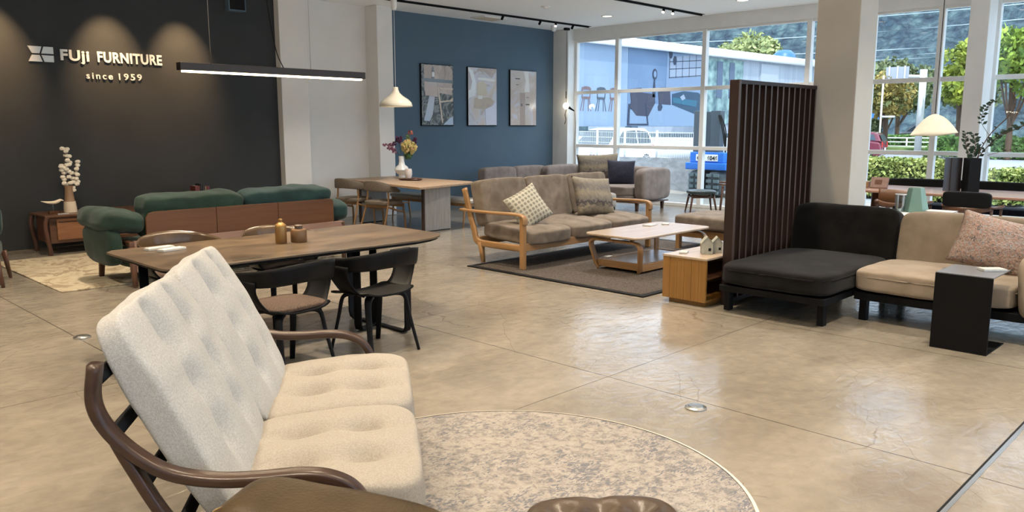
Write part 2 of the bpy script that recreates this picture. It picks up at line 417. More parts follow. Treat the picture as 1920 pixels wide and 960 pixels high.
# ceiling: recessed tracks, downlights, spots
def track(x0, x1, y, lab):
    t = thing('lighting_track', lab, 'lighting track', (x0, y, CZ))
    bm = bmesh.new(); B(bm, 0, x1-x0, -.055, .055, -.006, -.001)
    link('track_slot', bm, 'black', t)
    bm = bmesh.new(); B(bm, .03, x1-x0-.03, -.018, .018, -.03, -.006); link('track_rail', bm, 'black_metal', t, bev=.003)
track(2.0, 13.7, 11.12, 'black recessed lighting track running above the framed pictures')
track(6.0, 13.75, 8.42, 'black recessed lighting track in the middle of the ceiling')
def spot(x, y, aim, lab, on=0, energy=0):
    t = thing('track_spotlight', lab, 'spotlight', (x, y, CZ-.03), group='spotlights on the ceiling tracks')
    d = (Vector(aim)-Vector((x, y, CZ-.1))).normalized()
    tube('spot_stem', [(0, 0, 0), (0, 0, -.02)], .010, 'black_metal', t)
    a = Vector((0, 0, -.025)); tube('spot_head', [a-d*.04, a+d*.045], .024, 'black_metal', t, n=16)
    if on:
        tube('spot_lens', [a+d*.046, a+d*.049], .021, 'glow_bulb', t, n=16)
    if energy:
        l = bpy.data.lights.new('spot_beam', 'SPOT'); l.energy = energy; l.color = (1, .62, .30); l.spot_size = R(52); l.spot_blend = 1; l.shadow_soft_size = .03
        lo = bpy.data.objects.new('spot_beam', l); C.objects.link(lo); lo.parent = t; lo.location = a+d*.08
        lo.rotation_euler = (-d).to_track_quat('Z', 'Y').to_euler()
SPL = {28: 'black spotlight above the emblem on the dark wall', 42: 'black spotlight above the middle of the wall lettering', 52: 'black spotlight above the right end of the wall lettering'}
for x in (2.8, 4.2, 5.2): spot(x, 11.12, (x+.0, 11.88, 2.38), SPL[round(x*10)], 1, 230)
spot(11.1, 11.12, (11.2, 12.1, 2.2), 'first dark spotlight on the track above the framed pictures')
spot(12.15, 11.12, (12.2, 12.1, 2.2), 'second dark spotlight on the track above the framed pictures')
spot(12.62, 11.12, (10.5, 9.6, 1.0), 'lit spotlight on the track above the framed pictures', 1)
spot(13.15, 11.12, (13.2, 12.1, 2.2), 'dark spotlight on the track nearest the window corner')
spot(12.45, 8.42, (10, 7.6, 1.0), 'lit spotlight on the middle ceiling track, left of a pair', 1)
spot(12.75, 8.42, (10, 7.0, 1.0), 'lit spotlight on the middle ceiling track, right of a pair', 1)
def downlight(x, y, lab, r=.09):
    t = thing('downlight', lab, 'downlight', (x, y, CZ), group='round recessed ceiling downlights')
    lath('downlight_trim', [(r, 0), (r+.03, -.004), (r+.03, -.008), (r, -.010), (r-.004, -.004)], 'whiteplastic', t)
    lath('downlight_lamp', [(0, -.006), (r, -.003), (r, -.001), (0, -.001)], 'glow_down', t)
    l = bpy.data.lights.new('downlight_beam', 'AREA'); l.shape = 'DISK'; l.size = .16; l.energy = DOWN_W; l.color = DOWN_C if x < 7 else (1, .93, .84); l.spread = R(110)
    lo = bpy.data.objects.new('downlight_beam', l); C.objects.link(lo); lo.parent = t; lo.location = (0, 0, -.015)
downlight(12.66, 9.84, 'round downlight in the ceiling near the window corner')
downlight(12.67, 7.0, 'round downlight at the top edge, near the middle of the window wall')
gx = [-2.2, .4, 3.0, 5.6, 8.2, 10.8]; gy = [-3.6, -1.1, 1.4, 3.9, 6.4, 9.2]  # grid of extra downlights, added out of view to brighten the interior
for i, x in enumerate(gx):
    for j, y in enumerate(gy):
        if (x, y) != (10.8, 9.2): downlight(x, y, 'added out-of-view downlight that brightens the room')
t = thing('smoke_detector', 'white round smoke detector on the ceiling above the blue wall side', 'smoke detector', (10.9, 9.85, CZ))
lath('detector_base', [(0, 0), (.085, 0), (.085, -.012), (.07, -.02), (0, -.02)], 'whiteplastic', t)
lath('detector_dome', [(0, -.02), (.05, -.02), (.035, -.035), (0, -.038)], 'whiteplastic', t)
t = thing('air_vent', 'beige square ceiling vent beside the top of the blue wall', 'air vent', (11.25, 11.66, CZ))
box('vent_frame', -.30, .30, -.2, .2, -.02, 0, 'whiteplastic', t)
bm = bmesh.new()
for k in range(5): B(bm, -.25, .25, -.16+k*.07, -.13+k*.07, -.03, -.02)
link('vent_louvre', bm, mat('vent_beige', (.50, .42, .33), .6), t, bev=.002)
t = thing('security_camera', 'small white dome camera at the ceiling corner beside the window', 'security camera', (13.05, 11.55, CZ))
lath('camera_mount', [(0, 0), (.06, 0), (.06, -.03), (0, -.03)], 'whiteplastic', t)
lath('camera_dome', [(0, -.03), (.06, -.03), (.055, -.09), (.03, -.12), (0, -.125)], 'whiteplastic', t)
t = thing('wall_speaker', 'small blue-black box mounted high on the dark wall', 'speaker', (6.08, 11.88, 3.32))
box('speaker_body', -.14, .14, -.12, 0, 0, .32, M['blue_wall'], t, bev=.006)
box('speaker_grille', -.12, .12, -.126, -.12, .02, .30, 'black', t, bev=.002)
# hanging bare bulb with its cords
t = thing('hanging_bulb', 'glowing bare bulb on a thin cord in front of the window corner column', 'pendant lamp', (13.55, 11.62, 0))
tube('lamp_cord', [(0, 0, 3.62), (0, 0, 2.35), (.01, 0, 2.1)], .004, 'black', t, n=6)
box('cord_plug', -.06, .06, -.04, .04, 3.64, 3.69, 'black', t)
bm = bmesh.new(); bmesh.ops.create_uvsphere(bm, u_segments=20, v_segments=12, radius=.065); link('bulb', bm, 'glow_bulb', t, smooth=True, loc=(0, 0, 2.04))
taper('bulb_socket', (.03, -.03, 2.02), (.12, -.14, 1.93), .032, .012, 'black', t, 0)
tube('loose_cord', smoothpath([(.12, -.14, 1.93), (.14, -.16, 1.6), (.12, -.15, 1.2), (.14, -.16, .8), (.12, -.15, .02)]), .004, 'black', t, n=6)
tube('pull_cord', smoothpath([(0, 0, 2.35), (.0, -.0, 2.2)]), .010, 'black', t, n=6)
tube('loose_wire', smoothpath([(.02, 0, 1.98), (-.03, 0, 1.85), (.0, 0, 1.75), (-.04, 0, 1.65)]), .008, 'black', t, n=6)

# logo and lettering on the dark wall
def A4(x, z): return (x, z)
t = thing('wall_logo', 'silver four-part emblem with a cross gap, on the dark wall left of the lettering', 'wall logo', (3.22, 11.88, 2.43))
W_, H_ = .30, .195
for pts in ([(0, H_), (.165, H_), (.135, .105), (.045, .105)], [(.185, H_), (.30, H_), (.30, .105), (.155, .105)],
            [(.045, .085), (.135, .085), (.165, 0), (0, 0)], [(.155, .085), (.30, .085), (.30, 0), (.185, 0)]):
    pris('emblem_piece', pts, 'y', -.02, -.004, M['steel_letter'], t, bev=.002)
t = thing('wall_lettering', 'large white raised capital lettering on the dark wall, right of the emblem', 'wall lettering', (3.60, 11.88, 2.47))
def letters(parent, s, x0, x1, size, z=0, off=.006, sp=1.1):
    o = text_mesh('letters', s, size, 'whiteplastic', parent, (0, -.014, z), (R(90), 0, 0), ext=.009, off=off, spacing=sp)
    wd = o.dimensions.x; xs = [v.co.x for v in o.data.vertices]; wd = max(xs)-min(xs); k = (x1-x0)/wd
    for v in o.data.vertices: v.co.x = (v.co.x-min(xs))*k+x0
    return o
letters(t, 'FUji', 0, .355, .19); letters(t, 'FURNITURE', .46, 1.33, .19)
t = thing('wall_lettering', 'small white raised lettering below the large lettering on the dark wall', 'wall lettering', (3.90, 11.88, 2.24))
o = letters(t, 'since', 0, .34, .12, off=.0022, sp=1.4); o = letters(t, '1959', .42, .73, .12, off=.0025, sp=1.35)
bm = bmesh.new()
bm.free()

# framed pictures on the blue wall
def art_mat(name, cols, sc, dist, stp=.08):
    m = bpy.data.materials.new(name); m.use_nodes = True; n = m.node_tree; p = n.nodes['Principled BSDF']
    tc = n.nodes.new('ShaderNodeTexCoord'); t_ = n.nodes.new('ShaderNodeTexNoise'); t_.inputs['Scale'].default_value = sc
    t_.inputs['Distortion'].default_value = dist; t_.inputs['Detail'].default_value = 3
    n.links.new(tc.outputs['Object'], t_.inputs[0]); r = n.nodes.new('ShaderNodeValToRGB'); e = r.color_ramp.elements
    r.color_ramp.interpolation = 'EASE'
    while len(e) < len(cols): e.new(.5)
    for i, (el, c) in enumerate(zip(e, cols)): el.position = .30+.42*i/(len(cols)-1); el.color = (*c, 1)
    n.links.new(t_.outputs['Fac'], r.inputs[0]); n.links.new(r.outputs[0], p.inputs['Base Color'])
    p.inputs['Roughness'].default_value = .22; p.inputs['Specular IOR Level'].default_value = .3; return m
pk = (.50, .41, .36); pk2 = (.42, .34, .29); lv = (.52, .52, .57); dk = (.05, .055, .05); gr = (.13, .135, .12)
def poster(x, wd, label, base, shapes):
    t = thing('framed_picture', label, 'framed picture', (x, Y1, 1.61))
    box('picture_frame', 0, wd, -.035, 0, 0, 1.17, 'black', t, bev=.003)
    bm = bmesh.new(); B(bm, .015, wd-.008, -.038, -.035, .015, 1.16); pc = link('print', bm, base, t)
    for k, (pts, m) in enumerate(shapes):
        pris('print_shape', [(a, b) for a, b in pts], 'y', -.0385-.0006*k, -.038, m, pc, bev=0)
fm = lambda n, c, r=.15: M.setdefault(n, mat(n, c, r))
poster(9.90, .82, 'framed picture with dark marbled shapes and bottles, nearest the white column', art_mat('print_marble', ((.02, .025, .02), (.06, .065, .055), (.20, .21, .19), (.05, .055, .05), (.02, .022, .02), (.28, .29, .27)), 3.0, 2.5), [
    ([(.08, .66), (.78, .60), (.80, 1.15), (.08, 1.15)], art_mat('print_rose', (pk, pk2, pk), 3, 1)),
    ([(.42, .88), (.80, .84), (.80, 1.15), (.55, 1.15)], art_mat('print_taupe', (gr, pk2, gr), 4, 1)),
    ([(.04, .84), (.80, .82), (.80, .88), (.04, .90)], fm('print_dark', dk)),
    ([(.10, .58), (.42, .55), (.38, .83), (.10, .83)], art_mat('print_rose2', (pk2, pk, lv), 3, 1)),
    ([(.06, .10), (.20, .09), (.28, .22), (.34, .55), (.20, .57), (.12, .30)], art_mat('print_sky', (lv, (.42, .50, .60), lv), 2, 1)),
    ([(.55, .02), (.80, .02), (.80, .18), (.72, .16)], fm('print_blue', (.35, .42, .55))),
    ([(.40, .74), (.44, .74), (.54, .06), (.51, .06)], fm('print_wood', (.50, .38, .27))),
    ([(.44, .44), (.80, .48), (.80, .55), (.72, .50), (.50, .48)], fm('print_wood', (0, 0, 0))),
    ([(.46, .70), (.80, .70), (.80, .73), (.46, .73)], fm('print_wood', (0, 0, 0))),
    ([(.27, .89), (.33, .89), (.33, 1.03), (.31, 1.12), (.29, 1.12), (.27, 1.03)], fm('print_bottle', (.07, .05, .05))),
    ([(.27, .93), (.33, .93), (.33, 1.02), (.27, 1.02)], fm('print_cream', (.62, .60, .56)))])
poster(11.10, .82, 'framed picture with pale pink and white swirls, the middle of three', art_mat('print_blush', (pk, (.55, .48, .43), lv, pk2, pk), 2.2, 1.2), [
    ([(.02, .55), (.20, .60), (.24, .85), (.14, 1.10), (.02, 1.15)], fm('print_pale', (.60, .61, .62))),
    ([(.02, .70), (.08, .72), (.12, .88), (.06, 1.05), (.02, 1.1)], fm('print_mauve', (.36, .30, .28))),
    ([(.16, .35), (.55, .33), (.75, .50), (.60, .58), (.20, .56)], art_mat('print_tan', (pk2, (.45, .38, .28), pk2), 5, 2)),
    ([(.25, .62), (.52, .62), (.52, .84), (.42, .90), (.30, .88)], fm('print_ochre', (.46, .38, .24))),
    ([(.28, .92), (.75, .90), (.78, .94), (.45, .97), (.28, .96)], fm('print_cream', (0, 0, 0))),
    ([(.50, .02), (.80, .02), (.80, .50), (.66, .40), (.48, .34)], fm('print_lilac', (.52, .52, .60))),
    ([(.28, .54), (.40, .54), (.40, .61), (.28, .61)], fm('print_cream', (0, 0, 0)))])
poster(12.31, .82, 'framed picture with pale columns and fine dark marks, nearest the window', art_mat('print_sand', (pk, (.46, .40, .35), (.50, .44, .40), lv, pk), 2.0, 1.0), [
    ([(.44, .72), (.60, .72), (.56, 1.15), (.42, 1.15), (.48, .95)], fm('print_cream', (0, 0, 0))),
    ([(.02, .06), (.30, .04), (.36, .35), (.30, .66), (.02, .66)], art_mat('print_haze', (lv, pk, lv), 3, 2)),
    ([(.30, .02), (.46, .02), (.46, .70), (.30, .70)], fm('print_mocha', (.36, .28, .24))),
    ([(.16, .98), (.30, .98), (.30, 1.0), (.16, 1.0)], fm('print_dark', dk)),
    ([(.18, .86), (.26, .86), (.26, .87), (.18, .87)], fm('print_dark', dk)),
    ([(.48, .44), (.60, .44), (.60, .47), (.48, .47)], fm('print_dark', dk)),
    ([(.34, .42), (.37, .42), (.37, .47), (.34, .47)], fm('print_dark', dk)),
    ([(.50, .60), (.58, .60), (.58, .61), (.50, .61)], fm('print_dark', dk))])
# linear pendant over the dark dining table
t = thing('linear_pendant', 'long slim brown-black linear pendant lamp with a warm glowing underside', 'pendant lamp', (2.48, 5.70, 1.99))
box('lamp_bar', 0, 1.56, -.035, .035, 0, .055, mat('bronze_black', (.035, .025, .02), .35, .5), t, bev=.004)
box('light_strip', .03, 1.53, -.028, .028, -.012, 0, 'glow_warm', t, bev=.003)
tube('suspension_wire', [(.24, 0, .055), (.24, 0, 1.7)], .002, 'steel', t, n=6)
tube('suspension_wire', [(1.06, 0, .055), (1.06, 0, 1.7)], .002, 'steel', t, n=6)
tube('power_cord', smoothpath([(.82, 0, .055), (.76, 0, .2), (.70, 0, .6), (.68, 0, 1.2), (.66, 0, 1.7)]), .004, 'black', t, n=6)
l = bpy.data.lights.new('strip_beam', 'AREA'); l.shape = 'RECTANGLE'; l.size = 1.5; l.size_y = .05; l.energy = 30; l.color = (1, .80, .55)
lo = bpy.data.objects.new('strip_beam', l); C.objects.link(lo); lo.parent = t; lo.location = (.78, 0, -.02)
# cream bell pendant over the oak table
t = thing('bell_pendant', 'cream enamel bell pendant lamp on a white cord above the oak table', 'pendant lamp', (8.06, 10.5, 1.91))
bm = bmesh.new(); lathe(bm, [(.262, 0), (.268, .012), (.25, .07), (.20, .12), (.12, .17), (.065, .22), (.045, .27), (.04, .31), (0, .315)], 40)
bm.faces.ensure_lookup_table()
for f in [f for f in bm.faces if len(f.verts) > 4 and all(v.co.z < .01 for v in f.verts)]: bm.faces.remove(f)
o = link('lamp_shade', bm, 'lampwhite', t, smooth=True); s = o.modifiers.new('s', 'SOLIDIFY'); s.thickness = .004
bm = bmesh.new(); bmesh.ops.create_uvsphere(bm, u_segments=16, v_segments=10, radius=.04); link('bulb', bm, 'glow_bulb', t, smooth=True, loc=(0, 0, .09))
tube('lamp_cord', [(0, 0, .31), (0, 0, 1.78)], .005, 'whiteplastic', t, n=6)
lath('cord_adjuster', [(0, 1.50), (.03, 1.50), (.045, 1.53), (.05, 1.60), (.05, 1.70), (.03, 1.72), (0, 1.72)], 'whiteplastic', t)
# felt pendant by the window
t = thing('felt_pendant', 'folded cream felt pendant lamp on a black cord by the right window', 'pendant lamp', (12.1, 3.69, 1.47))
bm = bmesh.new(); g = []
for i in range(33):
    row = []
    for j in range(17):
        a = -1+2*i/32; b = -1+2*j/16
        z = .29*(1-abs(a)**1.7)*(1-abs(b)**1.7)
        row.append(bm.verts.new((b*.20*(1-.5*abs(a)**2.2), -a*.30+.03*b, z+.05*max(0, a)*0+.05*max(0, a-.2))))
    g.append(row)
for i in range(32):
    for j in range(16): bm.faces.new((g[i][j], g[i+1][j], g[i+1][j+1], g[i][j+1]))
o = link('lamp_shade', bm, 'felt', t, smooth=True); s = o.modifiers.new('s', 'SOLIDIFY'); s.thickness = .012; s.material_offset_rim = 0
lath('lamp_holder', [(0, .10), (.03, .10), (.03, .28), (0, .28)], 'whiteplastic', t)
tube('lamp_cord', [(0, 0, .28), (.0, 0, 2.1)], .005, 'black', t, n=6)
lath('ceiling_cap', [(0, 2.1), (.06, 2.1), (.06, 2.2), (0, 2.2)], 'black', t)
# ================================================================== furniture
# ---- round rug and cream two-seat sofa in front
def rug_mat(name, stops, sc, dist, dark=None, bs=60, bstr=.6):
    m = bpy.data.materials.new(name); m.use_nodes = True; n = m.node_tree; p = n.nodes['Principled BSDF']; p.inputs['Roughness'].default_value = .95
    tc = n.nodes.new('ShaderNodeTexCoord'); t_ = n.nodes.new('ShaderNodeTexNoise'); t_.inputs['Scale'].default_value = sc
    t_.inputs['Distortion'].default_value = dist; t_.inputs['Detail'].default_value = 8; t_.inputs['Roughness'].default_value = .62
    n.links.new(tc.outputs['Object'], t_.inputs[0]); r = n.nodes.new('ShaderNodeValToRGB'); e = r.color_ramp.elements
    while len(e) < len(stops): e.new(.5)
    for el, (q, c) in zip(e, stops): el.position = q; el.color = (*c, 1)
    n.links.new(t_.outputs['Fac'], r.inputs[0]); out = r.outputs[0]
    if dark:
        v = n.nodes.new('ShaderNodeTexNoise'); v.inputs['Scale'].default_value = 26; v.inputs['Detail'].default_value = 5; v.inputs['Distortion'].default_value = 1.5
        mp = n.nodes.new('ShaderNodeMapping'); mp.inputs['Scale'].default_value = (1, 2.2, 1); mp.inputs['Rotation'].default_value = (0, 0, R(40))
        n.links.new(tc.outputs['Object'], mp.inputs[0]); n.links.new(mp.outputs[0], v.inputs[0])
        big = n.nodes.new('ShaderNodeTexNoise'); big.inputs['Scale'].default_value = 3.2; big.inputs['Detail'].default_value = 3; n.links.new(tc.outputs['Object'], big.inputs[0])
        ad = n.nodes.new('ShaderNodeMath'); ad.operation = 'MULTIPLY_ADD'; n.links.new(big.outputs['Fac'], ad.inputs[0]); ad.inputs[1].default_value = .55; n.links.new(v.outputs['Fac'], ad.inputs[2])
        r2 = n.nodes.new('ShaderNodeValToRGB'); r2.color_ramp.elements[0].position = .83; r2.color_ramp.elements[1].position = .92
        r2.color_ramp.elements[0].color = (0, 0, 0, 1); r2.color_ramp.elements[1].color = (1, 1, 1, 1)
        n.links.new(ad.outputs[0], r2.inputs[0])
        mx = n.nodes.new('ShaderNodeMix'); mx.data_type = 'RGBA'; n.links.new(r2.outputs[0], mx.inputs[0]); n.links.new(out, mx.inputs[6]); mx.inputs[7].default_value = (*dark, 1); out = mx.outputs[2]
    n.links.new(out, p.inputs['Base Color'])
    b = n.nodes.new('ShaderNodeTexNoise'); b.inputs['Scale'].default_value = bs; b.inputs['Detail'].default_value = 2; n.links.new(tc.outputs['Object'], b.inputs[0])
    bn = n.nodes.new('ShaderNodeBump'); bn.inputs['Strength'].default_value = bstr; bn.inputs['Distance'].default_value = .01
    n.links.new(b.outputs['Fac'], bn.inputs['Height']); n.links.new(bn.outputs[0], p.inputs['Normal'])
    return m
M['round_rug'] = rug_mat('mottled_rug', [(.32, (.13, .125, .13)), (.43, (.225, .205, .19)), (.52, (.30, .27, .24)), (.66, (.345, .315, .28))], 24, .5, (.13, .13, .15), 70, 1)
t = thing('round_rug', 'round mottled beige and grey rug under the cream sofa', 'rug', (2.32, 2.32, 0))
lath('rug_pile', [(0, 0), (1.065, 0), (1.07, .006), (1.055, .013), (0, .014)], 'round_rug', t, n=96)
lath('rug_binding', [(1.06, 0), (1.078, 0), (1.078, .010), (1.06, .0145)], mat('rug_binding', (.55, .50, .42), .9), t, n=96)

def cream_sofa():
    t = thing('bentwood_sofa', 'cream tufted two-seat sofa with a dark bentwood frame, in the foreground', 'sofa', (1.61, 2.01, 0), R(-36))
    tf = [(a, b, .055, .045) for a in (-.30, .40) for b in (-.36, .36)]
    def fn(co, a, b, c):
        # the front rolls down, the rear is flatter
        x, y, z = co
        k = max(0, a); z -= .030*k*k
        return (x, y, z)
    for k in (0, 1):
        o = cushion('seat_cushion', (.70, .825, .19), 'cream', t, (-.325, .45+.82*k, .318), (0, R(-5), 0), n=7, dome=.18, res=44, tufts=tf,
                grooves=[('b', -.36, .026, .036), ('b', .36, .026, .036)], wr=.003, wf=14, fn=fn, seed=k*3)
    tb = [(a, b, .032, .042) for a in (-.42, .08, .56) for b in (-.36, .36)]
    def fb(co, a, b, c):
        x, y, z = co
        x += .010*noise.noise(Vector((y*6, 1, 0)))*max(0, a)
        return (x, y, z)
    for k in (0, 1):
        loc = (-.806, .43+.818*k, .655)
        cushion('back_cushion', (.78, .815, .185), 'cream_back', t, loc, (0, R(-116), 0), n=9, dome=.55, res=48, tufts=tb,
                grooves=[('b', -.36, .030, .034), ('b', .36, .030, .034)], wr=.005, wf=9, fn=fb, seed=5+k)
        ring = []
        for i in range(120):
            g = 2*math.pi*i/120; c_, s_ = math.cos(g), math.sin(g); e_ = .99/(abs(c_)**9+abs(s_)**9)**(1/9)
            ring.append((c_*e_*.39, s_*e_*.4075, -.014))
        o = tube('piping', ring, .0045, 'cream_back', t, n=6, closed=True); o.location = loc; o.rotation_euler = (0, R(-116), 0)
    arm = [(-.965, .915), (-.978, .80), (-.945, .71), (-.87, .622), (-.774, .556), (-.649, .524), (-.52, .517), (-.39, .520), (-.30, .508), (-.225, .470), (-.178, .40), (-.155, .30), (-.150, .16), (-.155, .03)]
    for v in (-.075, 1.715):
        tube('arm_frame', smoothpath([(u, v, z-.018) for u, z in arm], 6), .031, 'bentwood', t, r2=.019, side=(0, 1, 0), sq=1)
        tube('side_rail', smoothpath([(-.925, v, .66), (-.885, v, .57), (-.80, v, .40), (-.70, v, .27), (-.55, v, .20), (-.35, v, .20), (-.15, v, .235)], 6), .027, 'bentwood', t, r2=.018, side=(0, 1, 0), sq=1)
        tube('rear_leg', smoothpath([(-.60, v, .19), (-.74, v, .12), (-.84, v, .03)], 5), .024, 'bentwood', t, r2=.017, side=(0, 1, 0), sq=1)
    for k, (u, z) in enumerate([(-.965, .84), (-.93, .66), (-.86, .48), (-.76, .32)]):
        tube('back_slat', [(u-.012, -.05, z), (u-.012, 1.69, z)], .022, 'black_wood', t, r2=.010, side=(-.5, 0, .87), sq=1)
    for u, z in ((-.10, .19), (-.55, .175)):
        tube('cross_rail', [(u, -.05, z), (u, 1.69, z)], .022, 'black_wood', t, r2=.018, side=(0, 0, 1), sq=1)
    return t
cream_sofa()

# ---- round side table, leather armchair back and tufted ottoman at the bottom edge
t = thing('round_side_table', 'round red-brown wooden side table between the cream sofa and the leather armchair', 'side table', (1.09, 1.91, 0))
lath('table_top', [(0, .425), (.30, .425), (.317, .437), (.317, .447), (.312, .45), (0, .45)], 'walnut', t, n=64)
lath('pedestal', [(0, .03), (.03, .03), (.026, .2), (.03, .425), (0, .425)], 'walnut_z', t)
lath('table_base', [(0, .0), (.19, 0), (.19, .02), (.05, .035), (0, .035)], 'walnut_z', t, n=40)
t = thing('price_card', 'small white price card lying on the round side table behind the leather chair', 'card', (1.245, 1.965, .451), R(-50))
bm = bmesh.new(); B(bm, -.045, .045, -.032, .032, 0, .006); link('card_holder', bm, 'acrylic', t, bev=.001)
bm = bmesh.new(); B(bm, -.04, .04, -.028, .028, .006, .008); link('card_sheet', bm, 'paper', t)
t = thing('twig_diffuser', 'two thin brown twig sticks at the left edge of the round side table', 'diffuser', (.93, 2.02, .45))
lath('bottle', [(0, 0), (.025, 0), (.025, .03), (.012, .04), (.012, .05), (0, .05)], 'clearglass', t)
tube('stick', [(0, 0, .01), (.012, .0, .085)], .003, 'twig', t, n=6); tube('stick', [(0, 0, .01), (-.012, .01, .075)], .003, 'twig', t, n=6)
t = thing('leather_armchair', 'olive brown leather armchair, only its top showing at the bottom edge', 'armchair', (.84, 1.22, 0), R(-68))
def fl(co, a, b, c): return co
o = cushion('back_cushion', (.56, .20, .50), 'olive_leather', t, (-.06, 0, .632), (R(6), 0, 0), n=6, dome=.05, res=34, wr=.006, wf=6)
path = smoothpath([(-.33, -.055, .67), (-.32, -.075, .81), (-.26, -.075, .858), (-.05, -.078, .867), (.12, -.075, .86), (.20, -.075, .82)], 8)
tube('stitched_seam', path, .004, mat('leather_thread', (.20, .13, .06), .6), t, n=6)
cushion('seat_cushion', (.60, .60, .16), 'olive_leather', t, (.03, -.18, .36), n=6, res=20)
for x in (-.33, .39):
    cushion('arm_pad', (.10, .62, .12), 'olive_leather', t, (x, -.18, .50), n=5, res=12)
    for y in (-.42, .12): taper('leg', (x, y, .46), (x, y, 0), .026, .018, 'walnut_z', t)
t = thing('tufted_ottoman', 'brown button-tufted leather ottoman at the bottom edge on the round rug', 'ottoman', (1.67, 1.255, .014), R(-42))
cushion('ottoman_cushion', (.47, .47, .24), 'brown_leather', t, (0, 0, .388), n=5, dome=.16, res=40,
        tufts=[(a, b, .035, .03) for a in (-.5, 0, .5) for b in (-.5, 0, .5)], grooves=[('a', 0, .008, .02), ('b', 0, .008, .02)])
lath('base_plate', [(0, .20), (.24, .20), (.24, .225), (0, .225)], 'black_wood', t)
for x in (-.2, .2):
    for y in (-.2, .2): taper('leg', (x, y, .2), (x*1.15, y*1.15, 0), .02, .012, 'walnut_z', t)

# ---- dark dining table with stone top
t = thing('dining_table', 'long dining table with mottled brown top and black metal frame legs', 'dining table', (0, 0, 0))
out = [(2.03, 4.95), (2.1, 4.935), (3.93, 4.88), (4.12, 4.92), (4.25, 4.99), (4.34, 5.09), (4.34, 6.08), (2.06, 6.05), (2.0, 5.98), (1.995, 5.05)]
bm = bmesh.new(); prism(bm, out, 'z', .705, .72); link('table_top', bm, 'stone_top', t, bev=.003)
ins = [(3.17+(x-3.17)*.985, 5.5+(y-5.5)*.975) for x, y in out]
bm = bmesh.new(); prism(bm, ins, 'z', .685, .705); link('top_edge', bm, 'black_metal', t, bev=.006)
box('extension_slot', 2.45, 2.66, 4.985, 4.992, .7195, .7208, 'black', t, bev=0)
def loop(P0, P1):
    P0, P1 = Vector((*P0, 0)), Vector((*P1, 0)); d = (P1-P0); L = d.length; d.normalize(); s = d.cross(Vector((0, 0, 1)))
    pts = [P0+Vector((0, 0, .68)), P0+Vector((0, 0, .3)), P0+Vector((0, 0, .06)), P0+d*.015+Vector((0, 0, .022)), P0+d*.055+Vector((0, 0, .008)),
           P0.lerp(P1, .5)+Vector((0, 0, .008)), P1-d*.055+Vector((0, 0, .008)), P1-d*.015+Vector((0, 0, .022)), P1+Vector((0, 0, .06)), P1+Vector((0, 0, .3)), P1+Vector((0, 0, .68))]
    bm = bmesh.new(); sweep(bm, pts, .032, .007, side=s, sq=1); return bm
link('leg_frame', loop((3.80, 5.62), (3.80, 4.86)), 'black_metal', t, smooth=True)
link('leg_frame', loop((3.55, 5.17), (3.80, 5.30)), 'black_metal', t, smooth=True)
link('leg_frame', loop((2.20, 5.86), (2.20, 5.12)), 'black_metal', t, smooth=True)
box('under_rail', 2.20, 3.80, 5.44, 5.52, .655, .684, 'black_metal', t)
# things on it
t = thing('gold_bottle', 'tall brown and gold bottle vase on the dark dining table', 'bottle', (3.10, 5.50, .72))
lath('bottle_body', [(0, 0), (.040, 0), (.043, .006), (.043, .125), (.038, .145), (.020, .158), (.012, .165), (0, .165)], 'brass', t)
lath('bottle_neck', [(0, .163), (.012, .163), (.012, .174), (.017, .176), (.015, .185), (.006, .188), (0, .188)], 'brass', t)
t = thing('lidded_jar', 'squat brown jar with a short dark lid beside the gold bottle', 'jar', (3.235, 5.47, .72))
lath('jar_body', [(0, 0), (.058, 0), (.062, .006), (.062, .088), (.056, .098), (.03, .102), (0, .102)], 'bronze', t)
lath('lid', [(0, .102), (.030, .102), (.031, .128), (.026, .132), (0, .132)], mat('jar_lid', (.075, .05, .035), .5), t)
def card(x, y, z, rz, lab, w_=.11, d_=.07, h=.016):
    t = thing('price_tag_holder', lab, 'price tag', (x, y, z), rz)
    box('acrylic_block', -w_/2, w_/2, -d_/2, d_/2, 0, h, 'acrylic', t, bev=.002)
    box('price_card', -w_/2+.006, w_/2-.006, -d_/2+.006, d_/2-.006, h, h+.0015, 'paper', t, bev=0)
    return t
card(2.325, 5.86, .7205, R(8), 'clear acrylic price tag at the far left of the dark dining table', .20, .075)
card(2.365, 5.74, .7205, R(14), 'clear acrylic price tag in front of another at the left of the dark dining table', .19, .075)

